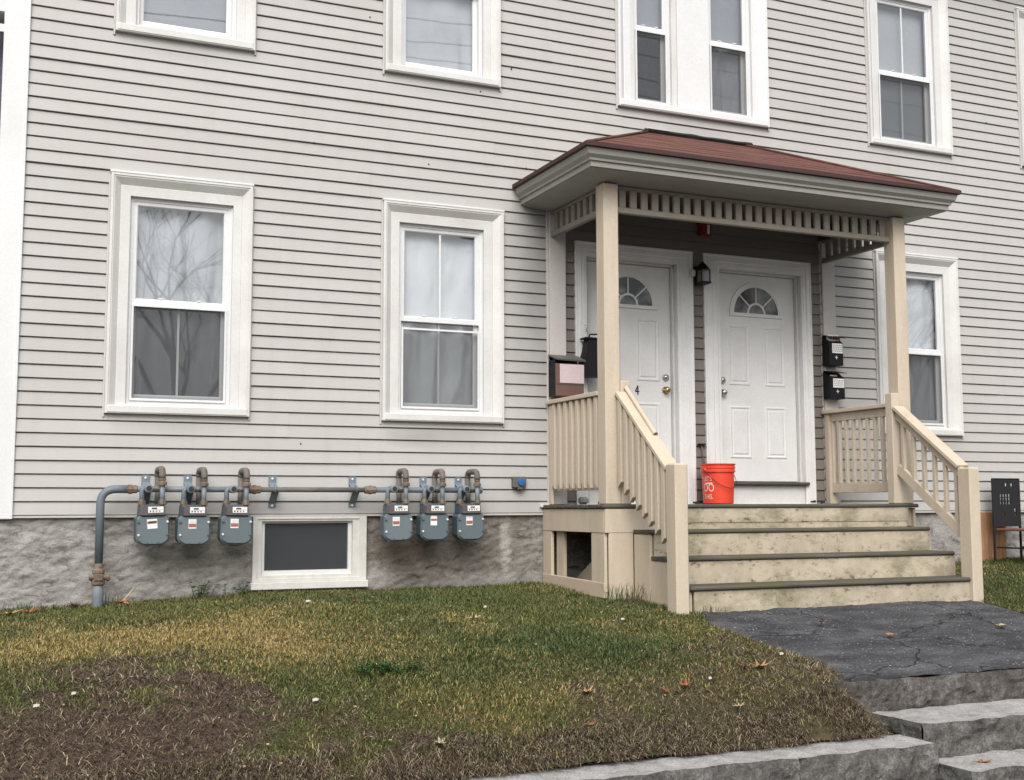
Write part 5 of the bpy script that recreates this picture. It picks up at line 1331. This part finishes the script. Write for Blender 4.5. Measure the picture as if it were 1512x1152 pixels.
wz = lambda x, y: float(np.interp(y, [-4.0, -3.8, -2, 0], [-.972, -.95, -.72, -.61]))+.028
leaf(5.72, -2.99, .06, 'leaf_tan', 'tan star-shaped leaf on the asphalt walk', .7, wz(0, -2.99), .1); leaf(6.80, -2.90, .055, 'leaf_pale', 'pale yellow leaf on the asphalt near the right edge', .2, wz(0, -2.9), .1)
leaf(5.45, -2.58, .04, 'leaf_tan', 'small tan leaf on the asphalt near the steps', .2, wz(0, -2.58), .1); leaf(5.00, -4.50, .07, 'leaf_rust', 'red-brown leaf lying on the lowest granite step', .1, -1.316, .06)
# dark crumbs and scattered white bits nobody would count
m = MB()
for i in range(130):
    x, y = random.uniform(.0, 4.6), random.uniform(-4.1, -.5); s = random.uniform(.003, .0065); zz = float(ground_z(x, y))+.014
    m.box(x-s, x+s*random.uniform(.4, 1.6), y-s, y+s*.6, zz, zz+s*.9, 0)
tag(m.build('leaf_litter', M['leaf_pale']), 'tiny pale scraps scattered over the lawn', 'litter', kind='stuff')
for (x, y, s, lab) in ((2.20, -.95, .034, 'white scrap in the grass below the left end of the basement window'), (1.62, -3.40, .030, 'white scrap on the worn lawn, left of centre'), (3.37, -1.45, .020, 'small white scrap on the green lawn'),
                       (.30, -3.14, .028, 'white scrap on bare soil near the left edge'), (.48, -3.01, .022, 'cream scrap on bare soil, left side'), (4.09, -2.18, .024, 'white scrap in the grass left of the walk'), (4.60, -3.28, .026, 'white scrap at the edge of the asphalt walk'), (3.92, -3.52, .020, 'white scrap on the bank beside orange leaf')):
    s *= .6; g = MB(); zz = float(ground_z(x, y))+.02; g.v += [(x-s, y-s*.5, zz), (x+s*.7, y-s*.6, zz+.004), (x+s, y+s*.4, zz+.012), (x, y+s*.7, zz+.006), (x-s*.8, y+s*.3, zz+.012), (x, y, zz+.016)]
    for i in range(5): g.face((i, (i+1) % 5, 5))
    tag(g.build('paper_scrap', M['litter']), lab, 'scrap', 'white scraps on the lawn')
m = MB(); zz = float(ground_z(1.02, -.12)); m.tube([(1.0, -.14, zz+.01), (1.10, -.10, zz+.13)], .004, 5); tag(m.build('dry_stalk', M['leaf_pale']), 'pale dry stalk leaning right of the supply pipe', 'stalk')

# ================================================================== AROUND: neighbour, street side (seen in the window panes)
nh = empty('neighbour_house', (-1.0, 15, -.7)); tag(nh, 'dark neighbouring house with white porch rail beyond the house corner', 'house')
box('wall', M['neighbour'], nh, -6, 2.0, 15, 22, -1.7, 14, 0)
box('porch_rail', M['vinyl'], nh, -3, 1.5, 14.6, 14.7, 9.05, 9.2, 0); box('porch_rail', M['vinyl'], nh, -3, 1.5, 14.6, 14.7, 9.45, 9.75, 0)
# overhead wires along the street
for i, (zz, sag, yy) in enumerate(((8.35, .45, -11.6), (8.75, .40, -11.8), (9.05, .55, -12.0), (9.45, .35, -12.0), (9.9, .5, -12.1))):
    pts = []
    for k in range(61):
        x = -16+52*k/60; u = ((x+16) % 26)/26; pts.append((x, yy, zz-sag*4*u*(1-u)+sag*.5+(x*.012*(i-2))))
    tag(MB().tube(pts, .014, 5).build('utility_wire', M['wire']), ['lowest', 'second lowest', 'middle', 'second highest', 'highest'][i]+' overhead utility wire along the street', 'wire', 'overhead utility wires')
for x in (-16, 10, 36): tag(MB().tube([(x, -12, -1.7), (x, -12, 11)], [.16, .11], 10).build('utility_pole', M['bark'], None, True), {-16: 'wooden utility pole far to the left across the street', 10: 'wooden utility pole across the street opposite the porch', 36: 'wooden utility pole far to the right across the street'}[x], 'pole', 'utility poles')
def bare_tree(x, y, h, label, seed):
    rd = random.Random(seed); t_ = empty('bare_tree', (x, y, -1.7)); tag(t_, label, 'tree', 'bare trees across the street')
    tr_ = MB(); cr = MB()
    def grow(p, d, L, r, lev):
        q = p + d*L; mid = p + d*L*.5 + Vector((rd.uniform(-1, 1), rd.uniform(-1, 1), rd.uniform(-.3, .3)))*L*.06
        (tr_ if lev == 0 else cr).tube([p, mid, q], [r, r*.85, r*.68], 8 if lev < 2 else (5 if lev < 4 else 3), caps=False)
        if lev >= 6: return
        for k in range(3 if lev in (1, 2, 3) else 2 if lev else 4):
            a = rd.uniform(0, 6.28); sp = rd.uniform(.35, .85); ax = d.orthogonal().normalized(); ax.rotate(Matrix.Rotation(a, 3, d))
            nd = (d*math.cos(sp)+ax*math.sin(sp)); nd.z += .12; nd.normalize(); grow(q if k else q, nd, L*rd.uniform(.62, .86), r*rd.uniform(.5, .66), lev+1)
    grow(Vector((0, 0, 0)), Vector((0, 0, 1)), h*.26, h*.0125, 0)
    tr_.build('trunk', M['bark'], t_, True, keep=False); cr.build('crown', M['bark'], t_, True, keep=False)
bare_tree(4.8, -24, 13, 'large bare tree across the street mirrored in the left window', 4); bare_tree(31, -25, 13, 'bare tree far right across the street', 8); bare_tree(-9, -27, 12, 'bare tree far left across the street', 12)
fh = empty('far_house', (-20, -30, -1.7)); tag(fh, 'plain house across the street with dark gabled roof', 'house')
box('wall', M['farhouse'], fh, -25.5, -14.5, -34, -27, -1.7, 4.6, 0); MB().extrude_y([(-25.9, 4.6), (-14.1, 4.6), (-20, 8.2)], -34.3, -26.7).build('roof', M['farroof'], fh)
for wx in (-24, -21.3, -18): box('window', M['trim'], fh, wx, wx+1.0, -26.98, -26.93, .6, 2.4, 0)
print('objects', len(bpy.data.objects))
